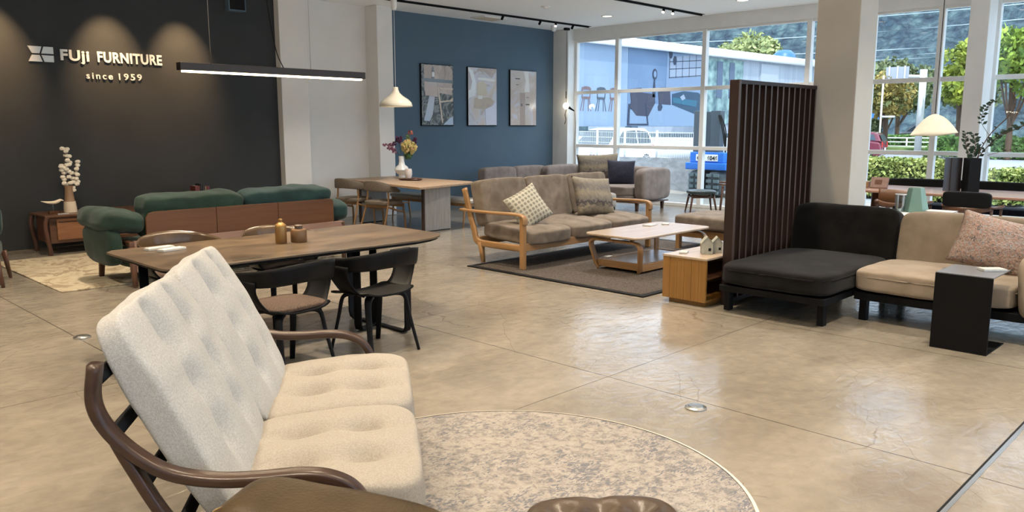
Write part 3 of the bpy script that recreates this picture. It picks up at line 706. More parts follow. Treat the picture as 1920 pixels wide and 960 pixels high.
# ---- black bentwood dining chairs (backrest at -y)
LEGSC = [1-.28*max(0, (i-6)/14) for i in range(21)]
def black_chair(name, label, pad=True, wood_back=None):
    m = wood_back or 'black_wood'
    t = thing(name, label, 'chair')
    # band: a wide curved back rail that narrows along the arms
    P = [(-.305, .17, .655), (-.315, .04, .665), (-.295, -.10, .672), (-.22, -.225, .690), (-.10, -.285, .705), (0, -.30, .708), (.10, -.285, .705), (.22, -.225, .690), (.295, -.10, .672), (.315, .04, .665), (.305, .17, .655)]
    Q = smoothpath(P, 4); bm = bmesh.new(); rings = []
    n_ = len(Q)
    for i, p in enumerate(Q):
        s = abs(-1+2*i/(n_-1)); hh = .028+.038*(1-s**2.4)
        tg = (Q[min(i+1, n_-1)]-Q[max(i-1, 0)]).normalized(); nn = Vector((0, 0, 1)).cross(tg).normalized()
        lean = .20*(1-s)
        up = (Vector((0, 0, 1))-nn*lean*(1 if nn.y > 0 else -1)*1).normalized()
        ring = []
        for a, b in ((-1, -1), (-1, -.5), (-1, .5), (-1, 1), (1, 1), (1, .5), (1, -.5), (1, -1)):
            hb = hh*(b if abs(b) < 1 else b*.96); ring.append(bm.verts.new(p+up*hb*1.0+nn*a*.006*(1 if abs(b) < 1 else .5)))
        rings.append(ring)
    for a, b in zip(rings, rings[1:]):
        for j in range(8): bm.faces.new((a[j], a[(j+1) % 8], b[(j+1) % 8], b[j]))
    bm.faces.new(rings[0]); bm.faces.new(rings[-1][::-1])
    link('backrest', bm, m, t, smooth=True)
    # seat shell with upturned sides, and the side panels joining it to the arms
    bm = bmesh.new(); g = []
    for i in range(17):
        row = []
        for j in range(13):
            a = -1+2*i/16; b = -1+2*j/12
            hw = .235*(1-.10*max(0, -b)**2-.03*b*b); y = b*.215
            k = (1-abs(a)**4*.10)
            z = .435+.028*abs(a)**3+.012*max(0, -b)**2-.018*max(0, b)**3
            row.append(bm.verts.new((a*hw, y*k*(1-.0*abs(a)), z)))
        g.append(row)
    for i in range(16):
        for j in range(12): bm.faces.new((g[i][j], g[i+1][j], g[i+1][j+1], g[i][j+1]))
    o = link('seat', bm, 'black_wood', t, smooth=True); s = o.modifiers.new('s', 'SOLIDIFY'); s.thickness = .014
    for sx in (-1, 1):
        bm = bmesh.new(); g = []
        for i in range(11):
            k = i/10; row = []
            yc = -.02+.055*k**1.5; hw = .13*(1-.45*math.sin(k*math.pi*.5))+.075*k**2
            x = sx*(.200+.115*math.sin(k*math.pi/2)); z = .445+.215*k**1.25
            for j in range(7):
                b = -1+2*j/6
                row.append(bm.verts.new((x-sx*.012*b*b*k, yc+b*hw, z+.004*b)))
            g.append(row)
        for i in range(10):
            for j in range(6): bm.faces.new((g[i][j], g[i+1][j], g[i+1][j+1], g[i][j+1]))
        o = link('side_panel', bm, 'black_wood', t, smooth=True); s = o.modifiers.new('s', 'SOLIDIFY'); s.thickness = .010; s.offset = 0
    if pad:
        cushion('seat_pad', (.44, .415, .05), 'brown_fabric', t, (0, 0, .462), n=4, dome=.25, res=16)
    for sx in (-1, 1):
        for sy in (-1, 1):
            tube('leg', smoothpath([(sx*.10, sy*.09, .418), (sx*.150, sy*.13, .412), (sx*.172, sy*.148, .375), (sx*.186, sy*.172, .25), (sx*.215, sy*.232, .0)], 5), .025, 'black_wood', t, r2=.014, side=(sx*.7, -sy*.7, 0), sq=1, sc=LEGSC)
    return t
c1 = black_chair('dining_chair', 'black bentwood dining chair without a seat pad, near side of the dark table', pad=False)
c1.location = (3.34, 4.66, 0); c1.rotation_euler = (0, 0, R(3))
c2 = black_chair('dining_chair', 'black bentwood dining chair with a brown woven seat pad, beside the cream sofa')
c2.location = (2.62, 4.63, 0); c2.rotation_euler = (0, 0, R(8))
for o in (c1, c2): o['group'] = 'chairs at the dark dining table'
c4 = black_chair('dining_chair', 'brown-backed dining chair on the far side of the dark table, behind the price tags', wood_back=mat('satin_bronze_wood', (.045, .027, .014), .22, col2=(.07, .045, .025), scale=6))
c4.location = (2.62, 6.16, 0); c4.rotation_euler = (0, 0, R(180)); c4['group'] = 'chairs at the dark dining table'
c3 = dup(c4, (3.36, 5.94, 0), R(178), 'brown-backed dining chair on the far side of the dark table, behind the gold bottle')

# ---- green velvet sofa seen from behind
t = thing('velvet_sofa', 'dark green velvet sofa with a brown wooden back, seen from behind', 'sofa', (0, 0, .012))
for k, (xa, xb) in enumerate(((3.16, 3.905), (3.91, 4.635), (4.64, 5.37))):
    pts = rrect(xa, xb, .46, .735, .004, 2)
    if k == 0: pts = [(xa, .46), (xb, .46), (xb, .735), (xa+.09, .735), (xa+.035, .72), (xa+.008, .68)]
    if k == 2: pts = [(xa, .46), (xb, .46), (xb, .70), (xb-.012, .725), (xb-.04, .735), (xa, .735)]
    pris('back_panel', pts, 'y', 8.26, 8.285, 'mahogany', t, bev=.003)
box('back_rail', 3.02, 5.47, 8.22, 8.27, .385, .46, 'pinkwood', t, bev=.005)
box('lower_rail', 3.02, 5.47, 8.24, 8.28, .14, .20, 'pinkwood', t, bev=.005)
for x in (3.0, 5.47):
    box('arm_rail', x-.03, x+.03, 8.22, 9.08, .40, .455, 'walnut', t, bev=.012)
    taper('leg', (x-.0, 9.05, .42), (x-.03, 9.07, 0), .036, .024, 'walnut_z', t)
    taper('leg', (x, 8.25, .40), (x, 8.22, 0), .032, .022, 'walnut_z', t)
for xa, xb, md, s in ((3.17, 4.26, 'green', 1), (4.27, 5.38, 'teal', 2)):
    cushion('back_cushion', (xb-xa, .30, .46), md, t, ((xa+xb)/2, 8.46, .665), (R(8), 0, 0), n=8, dome=.04, res=34, wr=.020, wf=5, ws=(1, 1, 2), seed=s)
cushion('arm_cushion', (.46, .95, .26), 'green', t, (2.99, 8.72, .635), (0, R(10), 0), n=3.6, dome=.2, res=30, wr=.02, wf=5, seed=4)
cushion('arm_cushion', (.16, .80, .42), 'green', t, (2.87, 8.66, .40), (0, R(-3), 0), n=4, dome=.1, res=20, wr=.012, wf=5, seed=7)
cushion('arm_cushion', (.30, .85, .26), 'teal', t, (5.50, 8.70, .57), (0, 0, 0), n=3.6, dome=.2, res=22, wr=.015, wf=5, seed=6)
cushion('seat_cushion', (2.42, .80, .34), 'green', t, (4.24, 8.72, .27), n=5, dome=.06, res=30, wr=.015, wf=4, seed=9)
# rug under it
M['swirl_rug'] = rug_mat('swirled_rug', [(.30, (.17, .12, .065)), (.45, (.38, .32, .22)), (.52, (.44, .38, .28)), (.58, (.22, .165, .10)), (.68, (.42, .36, .26))], 1.9, 1.6, None, 70, .5)
tag(box('swirled_rug', 2.40, 5.6, 8.47, 10.93, 0, .014, 'swirl_rug', bev=.005), 'cream and brown swirled rectangular rug under the green velvet sofa', 'rug')
# low sideboard, vase, bird, books
t = thing('sideboard', 'low walnut sideboard with curved legs against the dark wall', 'sideboard', (0, 0, 0))
box('cabinet_body', 3.08, 5.62, 11.12, 11.66, .14, .475, 'walnut', t, bev=.006)
box('cabinet_top', 3.02, 5.68, 11.06, 11.70, .475, .50, 'walnut', t, bev=.006)
for a, b in ((3.16, 4.32), (4.38, 5.54)):
    d = box('drawer', a, b, 11.10, 11.13, .18, .45, wood('walnut_drawer', (.20, .085, .038), (.30, .14, .07), .35), t, bev=.006)
    box('drawer_grip', a+.02, b-.02, 11.095, 11.102, .405, .412, 'black', d, bev=0)
for x in (3.05, 5.65):
    for y in (11.09, 11.67):
        tube('leg', smoothpath([(x, y, .49), (x-.03 if x < 4 else x+.03, y, .36), (x, y, .12), (x+.01 if x < 4 else x-.01, y, 0)], 5), .030, 'walnut_z', t, r2=.024, side=(0, 1, 0), sq=1)
t = thing('floor_vase', 'tall vase, tan above and white below, on the low sideboard', 'vase', (3.42, 11.40, .50))
lath('vase_body', [(0, 0), (.078, 0), (.076, .05), (.068, .14), (.058, .15), (.050, .24), (.047, .30), (.055, .345), (.048, .345), (.04, .30), (0, .30)], mat('tan_ceramic', (.30, .18, .10), .45), t)
lath('white_base', [(0, -.0), (.0795, 0), (.0775, .05), (.0695, .138), (.06, .142), (0, .142)], mat('bisque', (.74, .62, .46), .6), t)
t = thing('cotton_branch', 'dried cotton branch with white bolls standing in the tan vase', 'branch', (3.42, 11.40, .80))
st = [smoothpath([(0, 0, -.2), (.0, .0, .1), (-.03, 0, .3), (.0, 0, .50)]), smoothpath([(0, 0, -.2), (.02, 0, .1), (.10, -.01, .24), (.14, 0, .34)])]
for q in st: tube('stem', q, .004, 'twig', t, n=6)
bolls = [(-.035, .52), (.025, .51), (0, .485), (.005, .43), (.04, .42), (.01, .37), (.045, .34), (.0, .31), (.03, .315), (-.055, .30), (-.075, .29), (-.035, .275), (-.06, .245), (-.01, .255), (.14, .345), (.13, .30), (.11, .255), (-.03, .21), (.02, .225), (.05, .205), (.10, .20), (.115, .18), (-.055, .155), (-.04, .125), (.01, .155), (.065, .135), (.10, .13), (-.05, .075), (-.01, .06), (.02, .075), (.06, .085), (.12, .09), (.10, .06), (.055, .015), (.06, -.02)]
for k, (x, z) in enumerate(bolls):
    bm = bmesh.new()
    for a in range(4):
        q = Vector((math.cos(a*1.57+k)*.010, math.sin(a*1.57+k)*.010, .003*math.sin(a*2+k)))
        bmesh.ops.create_icosphere(bm, subdivisions=2, radius=.023, matrix=Matrix.Translation(q))
    link('cotton_boll', bm, mat('cotton', (.85, .76, .62), .95) if 'cotton' not in M else M['cotton'], t, smooth=True, loc=(x, .02*math.sin(k*2.3), z))
t = thing('bird_figurine', 'white carved bird on a pin above a small wooden block, on the sideboard', 'figurine', (3.19, 11.30, .50))
bm = bmesh.new(); sweep(bm, smoothpath([(-.135, 0, .168), (-.10, 0, .158), (-.04, 0, .145), (.02, 0, .143), (.06, 0, .155), (.09, 0, .170), (.112, 0, .166), (.13, 0, .160)], 4), .022, .022, n=12,
    sc=[max(.08, q) for q in [.1+.9*math.sin(min(1, i/12)*1.57)**1.5 if i < 16 else (1-(i-16)/12.5*.9 if i < 22 else .55-(i-22)/7*.5) for i in range(29)]])
link('bird_body', bm, mat('carved_white', (.80, .68, .50), .6), t, smooth=True)
tube('pin', [(0, 0, .03), (0, 0, .135)], .003, 'steel', t, n=6); box('wood_block', -.055, .055, -.03, .03, 0, .035, 'mahogany', t)
card(3.26, 11.16, .50, 0, 'small clear price tag beside the bird figurine on the low sideboard', .13, .05, .01)
for k, (x, wd, h, c, lab) in enumerate(((5.115, .075, .245, (.13, .025, .022), 'wide dark red book, leftmost in the row on the sideboard'), (5.195, .028, .27, (.012, .011, .011), 'tall black book in the row on the sideboard, next to the wide red one'),
                                (5.226, .034, .262, (.025, .02, .018), 'black book with a gold line, third in the row on the sideboard'), (5.263, .022, .23, (.20, .14, .09), 'thin tan book in the row on the sideboard'), (5.29, .045, .235, (.14, .03, .04), 'dark red book, rightmost in the row on the sideboard'))):
    t = thing('book', lab, 'book', (x, 11.45, .50), group='books standing on the low sideboard')
    mm = mat('book_cover', c, .5)
    bm = bmesh.new(); B(bm, 0, .003, 0, .17, 0, h); B(bm, wd-.005, wd-.002, 0, .17, 0, h); B(bm, 0, wd-.002, -.003, 0, 0, h); link('cover', bm, mm, t, bev=.001)
    box('pages', .003, wd-.005, .002, .165, .003, h-.004, 'paper', t, bev=0)
# armchair whose edge shows at the left border
t = thing('lounge_chair', 'teal upholstered chair with a wooden leg, cut off by the left edge', 'armchair', (1.86, 9.57, 0), R(-20))
cushion('seat_cushion', (.62, .66, .22), 'teal', t, (0, 0, .36), n=4, dome=.12, res=16)
cushion('back_cushion', (.62, .18, .42), 'teal', t, (0, .30, .62), (R(-12), 0, 0), n=4, res=16)
for x in (-.27, .30):
    for y in (-.26, .28): taper('leg', (x, y, .30), (x*1.12, y*1.12, 0), .026, .016, 'walnut_z', t)
# ---- oak table group at the back left
t = thing('oak_dining_table', 'oak dining table on two grey slab legs beside the white column', 'dining table', (0, 0, 0))
pris('table_top', [(7.42, 9.15), (8.78, 9.45), (8.86, 9.6), (8.86, 11.62), (7.78, 11.62)], 'z', .685, .722, 'oak_table', t, bev=.008)
for y in (9.50, 11.15):
    l_ = box('slab_leg', 7.80, 8.32, y, y+.05, .01, .685, 'grey_panel', t, bev=.004)
    box('slab_edge', 7.775, 7.80, y-.005, y+.055, .01, .685, mat('dark_edge', (.05, .03, .022), .6), l_, bev=.002)
    box('foot_plate', 7.84, 8.30, y+.0, y+.05, 0, .01, 'black', l_, bev=0)
def danish_chair():
    t = thing('oak_chair', 'oak chair with curved grey-brown back, nearer end of the oak table', 'chair', group='oak chairs along the oak table')
    Q = smoothpath([(-.255, .10, .60), (-.265, -.06, .64), (-.20, -.20, .675), (-.08, -.255, .69), (.08, -.255, .69), (.20, -.20, .675), (.265, -.06, .64), (.255, .10, .60)], 4); bm = bmesh.new(); rr = []
    n_ = len(Q)
    for i, p in enumerate(Q):
        s = abs(-1+2*i/(n_-1)); hh = .018+.062*(1-s**2.5)
        tg = (Q[min(i+1, n_-1)]-Q[max(i-1, 0)]).normalized(); nn = Vector((0, 0, 1)).cross(tg).normalized()
        rr.append([bm.verts.new(p+Vector((0, 0, b*hh))+nn*a*.016) for a, b in ((-1, -.8), (-1, .8), (-.5, 1), (.5, 1), (1, .8), (1, -.8), (.5, -1), (-.5, -1))])
    for a, b in zip(rr, rr[1:]):
        for j in range(8): bm.faces.new((a[j], a[(j+1) % 8], b[(j+1) % 8], b[j]))
    bm.faces.new(rr[0]); bm.faces.new(rr[-1][::-1])
    link('backrest', bm, 'chair_fabric', t, smooth=True)
    cushion('seat', (.50, .46, .08), 'chair_fabric', t, (0, .0, .42), n=5, dome=.12, res=12)
    for sx in (-1, 1):
        tube('leg', smoothpath([(sx*.225, -.12, .66), (sx*.235, -.13, .45), (sx*.25, -.20, .2), (sx*.26, -.27, 0)], 4), .017, 'oak_z', t, r2=.015, sq=0)
        tube('leg', smoothpath([(sx*.255, -.14, .36), (sx*.25, .05, .30), (sx*.24, .19, .27), (sx*.24, .215, .24), (sx*.25, .23, 0)], 5), .016, 'oak_z', t, r2=.016)
        tube('leg_top', [(sx*.24, .20, .27), (sx*.24, .195, .40)], .016, 'oak_z', t)
    box('seat_rail', -.23, .23, .17, .20, .345, .385, 'oak', t); box('seat_rail', -.23, .23, -.16, -.13, .345, .385, 'oak', t)
    return t
d1 = danish_chair(); d1.location = (7.62, 10.30, 0); d1.rotation_euler = (0, 0, R(-82))
d2 = dup(d1, (7.62, 11.12, 0), R(-80), 'oak chair with curved grey-brown back, farther end of the oak table by the white wall')
t = thing('oak_bench', 'long bench with light grey seat and oak legs behind the oak table', 'bench', (8.72, 10.35, 0))
cushion('bench_seat', (.42, 2.1, .07), 'grey_fabric', t, (0, 0, .42), n=7, dome=.05, res=20)
box('bench_frame', -.17, .17, -.98, .98, .34, .39, 'oak_y', t)
for sx in (-1, 1):
    for y in (-.92, .92): taper('leg', (sx*.16, y, .38), (sx*.20, y, 0), .021, .012, 'oak_z', t, 0)
for y in (-.92, .92): tube('stretcher', [(-.165, y, .27), (.165, y, .27)], .012, 'oak', t)
t = thing('flower_vase', 'white bulbous vase with a tall neck holding flowers on the oak table', 'vase', (8.50, 10.95, .722))
lath('vase_body', [(0, 0), (.055, 0), (.06, .02), (.055, .06), (.10, .10), (.125, .15), (.10, .20), (.055, .235), (.045, .30), (.05, .38), (.04, .38), (.035, .30), (0, .28)], 'white', t)
t = thing('flower_bouquet', 'bouquet of green-yellow hydrangea and purple flowers in the white vase', 'flowers', (8.50, 10.95, 1.06))
def ball_cluster(name, c, r, n, pr, m, parent, seed=0):
    rnd = random.Random(seed); bm = bmesh.new()
    for k in range(n):
        v = Vector((rnd.gauss(0, 1), rnd.gauss(0, 1), rnd.gauss(0, 1))).normalized()*r*(.75+.25*rnd.random())
        bmesh.ops.create_icosphere(bm, subdivisions=1, radius=pr*(.7+.6*rnd.random()), matrix=Matrix.Translation(Vector(c)+v) @ Euler((rnd.random()*3, rnd.random()*3, 0)).to_matrix().to_4x4() @ Matrix.Diagonal((1, 1, .35, 1)))
    return link(name, bm, m, parent)
hy = mat('hydrangea', (.42, .40, .10), .8, col2=(.55, .35, .18), scale=22); pu = mat('purple_petals', (.07, .012, .05), .7); pi = mat('pink_petals', (.40, .18, .24), .7, col2=(.25, .08, .15), scale=20)
ball_cluster('hydrangea_head', (.09, -.09, .19), .12, 150, .030, hy, t, 1)
ball_cluster('hydrangea_leaves', (.08, -.08, .05), .05, 22, .035, mat('green_leaves', (.05, .12, .03), .6), t, 2)
ball_cluster('purple_spray', (-.02, .04, .33), .055, 26, .024, pu, t, 3); ball_cluster('purple_spray', (-.08, .08, .26), .04, 16, .022, pu, t, 4)
ball_cluster('purple_spray', (.17, -.17, .30), .04, 14, .024, pu, t, 5)
ball_cluster('pink_spray', (-.13, .13, .20), .06, 30, .022, pi, t, 6); ball_cluster('pink_spray', (-.20, .20, .24), .035, 12, .018, pi, t, 7); ball_cluster('pink_spray', (-.09, .08, .13), .04, 16, .02, pi, t, 8)
ball_cluster('russet_spray', (.12, -.10, .44), .04, 14, .02, mat('russet', (.35, .10, .06), .7), t, 9); ball_cluster('green_spray', (.09, -.07, .36), .04, 16, .018, mat('green_spray', (.12, .18, .05), .7), t, 10)
for x, y, z in ((.09, -.09, .12), (-.02, .04, .28), (-.10, .10, .18), (.11, -.09, .40)): tube('stem', smoothpath([(0, 0, -.08), (x*.4, y*.4, z*.5), (x, y, z)]), .004, 'leaf', t, n=6)
t = thing('candle_holder', 'small frosted pale tumbler on a wooden tray on the oak table', 'candle holder', (8.38, 10.62, .75))
lath('tumbler', [(0, 0), (.045, 0), (.062, .06), (.06, .12), (.05, .155), (.044, .155), (.05, .1), (0, .02)], mat('frosted', (.74, .66, .62), .4), t)
t = thing('wooden_tray', 'oval dark wooden tray under the frosted tumbler on the oak table', 'tray', (8.36, 10.55, .722))
lath('tray_plate', [(0, 0), (.17, 0), (.21, .018), (.205, .026), (.17, .012), (0, .012)], 'walnut', t, n=36)
t.scale = (.8, 1.15, 1)

# ---- three-seat oak sofa and dark woven rug
M['sisal'] = rug_mat('woven_rug', [(.35, (.022, .016, .012)), (.5, (.065, .05, .04)), (.65, (.105, .085, .068))], 60, .2, None, 160, .7)
t = thing('woven_rug', 'dark brown woven rug with black border under the three-seat sofa and coffee table', 'rug', (0, 0, 0))
box('rug_weave', 6.24, 9.55, 4.38, 6.70, 0, .010, 'sisal', t, bev=.002)
bm = bmesh.new()
for a in ((6.17, 9.62, 4.31, 4.38), (6.17, 9.62, 6.70, 6.77), (6.17, 6.24, 4.38, 6.70), (9.55, 9.62, 4.38, 6.70)): B(bm, *a, 0, .012)
bmesh.ops.remove_doubles(bm, verts=bm.verts[:], dist=1e-4); link('rug_border', bm, 'black', t)
t = thing('oak_sofa', 'three-seat sofa with oak frame and grey-brown suede cushions', 'sofa', (0, 0, .012))
for x in (6.44, 8.86):
    tube('side_frame', smoothpath([(x, 7.10, .86), (x, 7.02, .62), (x, 6.93, .36), (x, 6.90, .27), (x, 6.83, .235), (x, 6.70, .23), (x, 6.4, .23), (x, 6.14, .235)], 5), .018, 'oak_y', t, r2=.038, side=(1, 0, 0), sq=1)
    box('front_post', x-.022, x+.022, 6.10, 6.17, 0, .59, 'oak_z', t, bev=.006)
    taper('rear_leg', (x+.01, 6.83, .24), (x+.02, 6.80, 0), .034, .022, 'oak_z', t)
    tube('armrest', smoothpath([(x, 6.105, .50), (x, 6.11, .57), (x, 6.16, .602), (x, 6.35, .61), (x, 6.7, .60), (x, 7.16, .605)], 5), .034, 'oak_y', t, r2=.016, side=(1, 0, 0), sq=1)
box('front_rail', 6.46, 8.84, 6.11, 6.15, .20, .29, 'oak', t, bev=.006); box('rear_rail', 6.46, 8.84, 6.86, 6.90, .20, .30, 'oak', t, bev=.006)
for k in range(3):
    xa = 6.47+k*.795
    def fs(co, a, b, c, k=k):
        x, y, z = co
        z += .012*math.sin(x*26+k)*math.exp(-((b+.1)**2)*2)*(1 if c > .3 else 0)*(.5+.5*noise.noise(Vector((x*4, y*3, k))))
        return (x, y-.02*max(0, -b)*(1-a*a), z)
    cushion('seat_cushion', (.79, .80, .19), 'taupe', t, (xa+.397, 6.47, .365), (R(4), 0, 0), n=7, dome=.08, res=34, wr=.006, wf=8, fn=fs, seed=k)
    cushion('back_cushion', (.79, .19, .56), 'taupe', t, (xa+.397, 6.90, .69), (R(-13), 0, 0), n=11, dome=.03, res=30, wr=.012, wf=4, seed=k+4)
t = thing('throw_pillow', 'small cream pillow with grey leaf pattern leaning at the left end of the oak sofa', 'pillow', (6.88, 6.47, .655), group='pillows on the sofas')
m = mat('leaf_print', (.62, .57, .44), .95)
nt_ = m.node_tree; tc = nt_.nodes.new('ShaderNodeTexCoord'); vo = nt_.nodes.new('ShaderNodeTexVoronoi'); vo.inputs['Scale'].default_value = 20; vo.inputs['Randomness'].default_value = 0
rp = nt_.nodes.new('ShaderNodeValToRGB'); rp.color_ramp.elements[0].position = .28; rp.color_ramp.elements[0].color = (.20, .19, .15, 1); rp.color_ramp.elements[1].position = .42; rp.color_ramp.elements[1].color = (.42, .39, .31, 1)
mp_ = nt_.nodes.new('ShaderNodeMapping'); mp_.inputs['Scale'].default_value = (1, 0, 1); nt_.links.new(tc.outputs['Object'], mp_.inputs[0]); nt_.links.new(mp_.outputs[0], vo.inputs[0]); nt_.links.new(vo.outputs['Distance'], rp.inputs[0]); nt_.links.new(rp.outputs[0], nt_.nodes['Principled BSDF'].inputs['Base Color'])
pillow('pillow_cover', .48, .46, .17, m, t, rot=(R(-28), R(-24), R(-10)))
fur = []
def fur_mat(name, stops):
    m = bpy.data.materials.new(name); m.use_nodes = True; n = m.node_tree; p = n.nodes['Principled BSDF']; p.inputs['Roughness'].default_value = .95
    tc = n.nodes.new('ShaderNodeTexCoord'); sp = n.nodes.new('ShaderNodeSeparateXYZ'); n.links.new(tc.outputs['Object'], sp.inputs[0])
    nz = n.nodes.new('ShaderNodeTexNoise'); nz.inputs['Scale'].default_value = 22; nz.inputs['Detail'].default_value = 6; n.links.new(tc.outputs['Object'], nz.inputs[0])
    a = n.nodes.new('ShaderNodeMath'); a.operation = 'MULTIPLY_ADD'; n.links.new(nz.outputs['Fac'], a.inputs[0]); a.inputs[1].default_value = .22; n.links.new(sp.outputs[2], a.inputs[2])
    mr = n.nodes.new('ShaderNodeMapRange'); n.links.new(a.outputs[0], mr.inputs[0]); mr.inputs[1].default_value = -.17; mr.inputs[2].default_value = .39
    r = n.nodes.new('ShaderNodeValToRGB'); e = r.color_ramp.elements
    while len(e) < len(stops): e.new(.5)
    for el, (q, c) in zip(e, stops): el.position = q; el.color = (*c, 1)
    n.links.new(mr.outputs[0], r.inputs[0]); n.links.new(r.outputs[0], p.inputs['Base Color'])
    b = n.nodes.new('ShaderNodeBump'); b.inputs['Strength'].default_value = .8; b.inputs['Distance'].default_value = .01; n.links.new(nz.outputs['Fac'], b.inputs['Height']); n.links.new(b.outputs[0], p.inputs['Normal'])
    return m
M['fur'] = fur_mat('striped_fur', [(.05, (.13, .10, .065)), (.2, (.21, .17, .115)), (.3, (.035, .028, .030)), (.38, (.14, .12, .10)), (.55, (.22, .18, .125)), (.68, (.12, .105, .095)), (.8, (.16, .135, .105)), (.95, (.21, .18, .13))])
t = thing('throw_pillow', 'large striped brown fur pillow leaning at the right end of the oak sofa', 'pillow', (8.22, 6.56, .70), group='pillows on the sofas')
pillow('pillow_cover', .70, .52, .20, 'fur', t, rot=(R(-20), R(5), R(-6)), wr=.012)
t = thing('sofa_tag', 'small white paper tag on the rug beside the coffee table', 'tag', (7.85, 6.02, .013)); box('tag_sheet', -.06, .06, -.035, .035, 0, .003, 'paper', t, bev=0)
# coffee table
t = thing('coffee_table', 'oak coffee table with pale top, bent legs and a lower shelf, on the woven rug', 'coffee table', (0, 0, .012))
top = rrect(6.93, 8.42, 4.92, 5.68, .10, 6)
pris('table_top', top, 'z', .392, .417, 'pale_oak', t, bev=.008)
for x, s in ((7.06, -1), (8.30, 1)):
    for y in (5.03, 5.57):
        box('top_spacer', x-.02, x+.02, y-.02 if y > 5.3 else y+.06-.02, y+.02 if y > 5.3 else y+.06+.02, .36, .392, 'oak', t, bev=.003)
    P = [(x+s*.03, 5.30, .345), (x+s*.03, 5.10, .345), (x+s*.03, 5.03, .343), (x+s*.03, 4.985, .325), (x+s*.025, 4.965, .28), (x-s*.005, 4.985, .16), (x-s*.035, 5.005, .06), (x-s*.055, 5.02, .022)]
    for q in (P, [(a, 10.60-b, c) for a, b, c in P]):
        tube('bent_leg', smoothpath(q, 5), .040, 'oak_z', t, r2=.013, side=(1, 0, 0), sq=1)
    box('end_rail', x-.015+s*-.06, x+.015+s*-.06, 5.03, 5.57, .03, .11, 'oak_y', t, bev=.004)
for y in (5.02, 5.58): box('side_rail', 7.10, 8.26, y-.013, y+.013, .018, .10, 'oak', t, bev=.004)
box('lower_shelf', 7.12, 8.24, 5.04, 5.56, .085, .10, 'pale_oak', t, bev=.003)
card(7.98, 5.50, .4295, R(10), 'clear price tag near the far edge of the oak coffee table', .20, .11, .01)
card(8.22, 5.44, .4295, R(30), 'second clear price tag on the oak coffee table, nearer its right corner', .16, .09, .01)
# ottoman matching the oak sofa
t = thing('oak_ottoman', 'grey-brown cushioned ottoman with oak frame behind the coffee table', 'ottoman', (9.45, 5.30, 0))
cushion('ottoman_cushion', (.95, 1.15, .20), 'taupe', t, (0, 0, .37), n=7, dome=.12, res=22, wr=.008, wf=6)
box('ottoman_frame', -.40, .40, -.50, .50, .17, .27, 'oak_y', t, bev=.006)
for sx in (-1, 1):
    for sy in (-1, 1): box('leg', sx*.38-.035, sx*.38+.035, sy*.49-.03, sy*.49+.03, 0, .27, 'oak_z', t, bev=.006)

# ---- oak cabinet, slatted screen, dark and beige modular sofa
M['oak_yellow'] = wood('golden_oak_upright', (.20, .095, .016), (.27, .13, .03), .45, 'z', 1.6)
t = thing('low_cabinet', 'low golden oak cabinet with an open side, between the rug and the slatted screen', 'cabinet', (0, 0, 0))
box('cabinet_top', 6.185, 7.75, 3.655, 4.115, .425, .445, 'pale_oak', t, bev=.003)
bm = bmesh.new()
for k in range(6): B(bm, 6.19, 6.212, 3.66+k*.0755, 3.735+k*.0755-.0015, .045, .425)
link('end_panel', bm, 'oak_yellow', t, bev=.002)
bm = bmesh.new(); B(bm, 6.21, 7.74, 4.09, 4.11, .045, .425); B(bm, 7.72, 7.74, 3.66, 4.09, .045, .425); B(bm, 6.21, 7.72, 3.66, 4.09, .045, .065); link('carcass', bm, 'oak_yellow', t)
box('shelf', 6.212, 7.72, 3.68, 4.09, .24, .26, 'walnut', t); box('plinth', 6.24, 7.68, 3.69, 4.07, 0, .045, 'oak_yellow', t)
card(6.36, 4.0, .4455, R(25), 'small clear price tag at the front of the golden oak cabinet', .13, .075, .012)
def house(x, y, s, lab, rz):
    t = thing('model_house', lab, 'ornament', (x, y, .4455), rz, 'two model houses on the oak cabinet'); g = mat('grey_felt_house', (.30, .29, .24), .9, col2=(.36, .35, .29), scale=30) if 'house' not in M else M['house']; M['house'] = g
    prs = [(-.05*s, 0), (.05*s, 0), (.05*s, .10*s), (0, .155*s), (-.05*s, .10*s)]
    pris('house_body', prs, 'y', -.055*s, .055*s, g, t, bev=.002)
    for sx in (-1, 1):
        bm = bmesh.new(); quadp = [(sx*0, -.06*s, .160*s), (sx*0, .06*s, .160*s), (sx*.057*s, .06*s, .096*s), (sx*.057*s, -.06*s, .096*s)]
        f = quad(bm, quadp); o = link('roof_slope', bm, g, t); q = o.modifiers.new('s', 'SOLIDIFY'); q.thickness = .003; q.offset = 0
    box('window', -.012*s+.022*s, .012*s+.022*s, -.057*s, -.0545*s, .03*s, .056*s, 'black', t, bev=0)
    box('window', .049*s, .0515*s, -.012*s, .012*s, .03*s, .056*s, 'black', t, bev=0)
house(6.47, 3.83, 1.0, 'small grey model house, front one of the pair on the oak cabinet', R(-52))
house(6.60, 3.80, .92, 'small grey model house, rear one of the pair on the oak cabinet', R(-52))
t = thing('slatted_screen', 'tall dark wooden slatted room divider beside the square pillar', 'room divider', (0, 0, 0))
box('screen_post', 6.42, 6.455, 3.545, 3.635, 0, 2.0, 'screen', t, bev=.003)
box('top_rail', 6.455, 7.985, 3.548, 3.632, 1.965, 2.0, 'screen', t, bev=.003); box('bottom_rail', 6.455, 7.985, 3.548, 3.632, .03, .07, 'screen', t, bev=.003)
bm = bmesh.new()
for k in range(13):
    x = 6.455+.1165*(k+1)-.022
    s_ = box('slat', x, x+.022, 3.550, 3.630, .07, 1.965, 'screen', t, bev=.002)
    box('slat_face', x-.001, x+.023, 3.5465, 3.550, .07, 1.965, 'screen_lit_face', s_, bev=0)
bm.free()
box('post_face', 6.42, 6.456, 3.542, 3.545, 0, 2.0, 'screen_lit_face', t, bev=0)
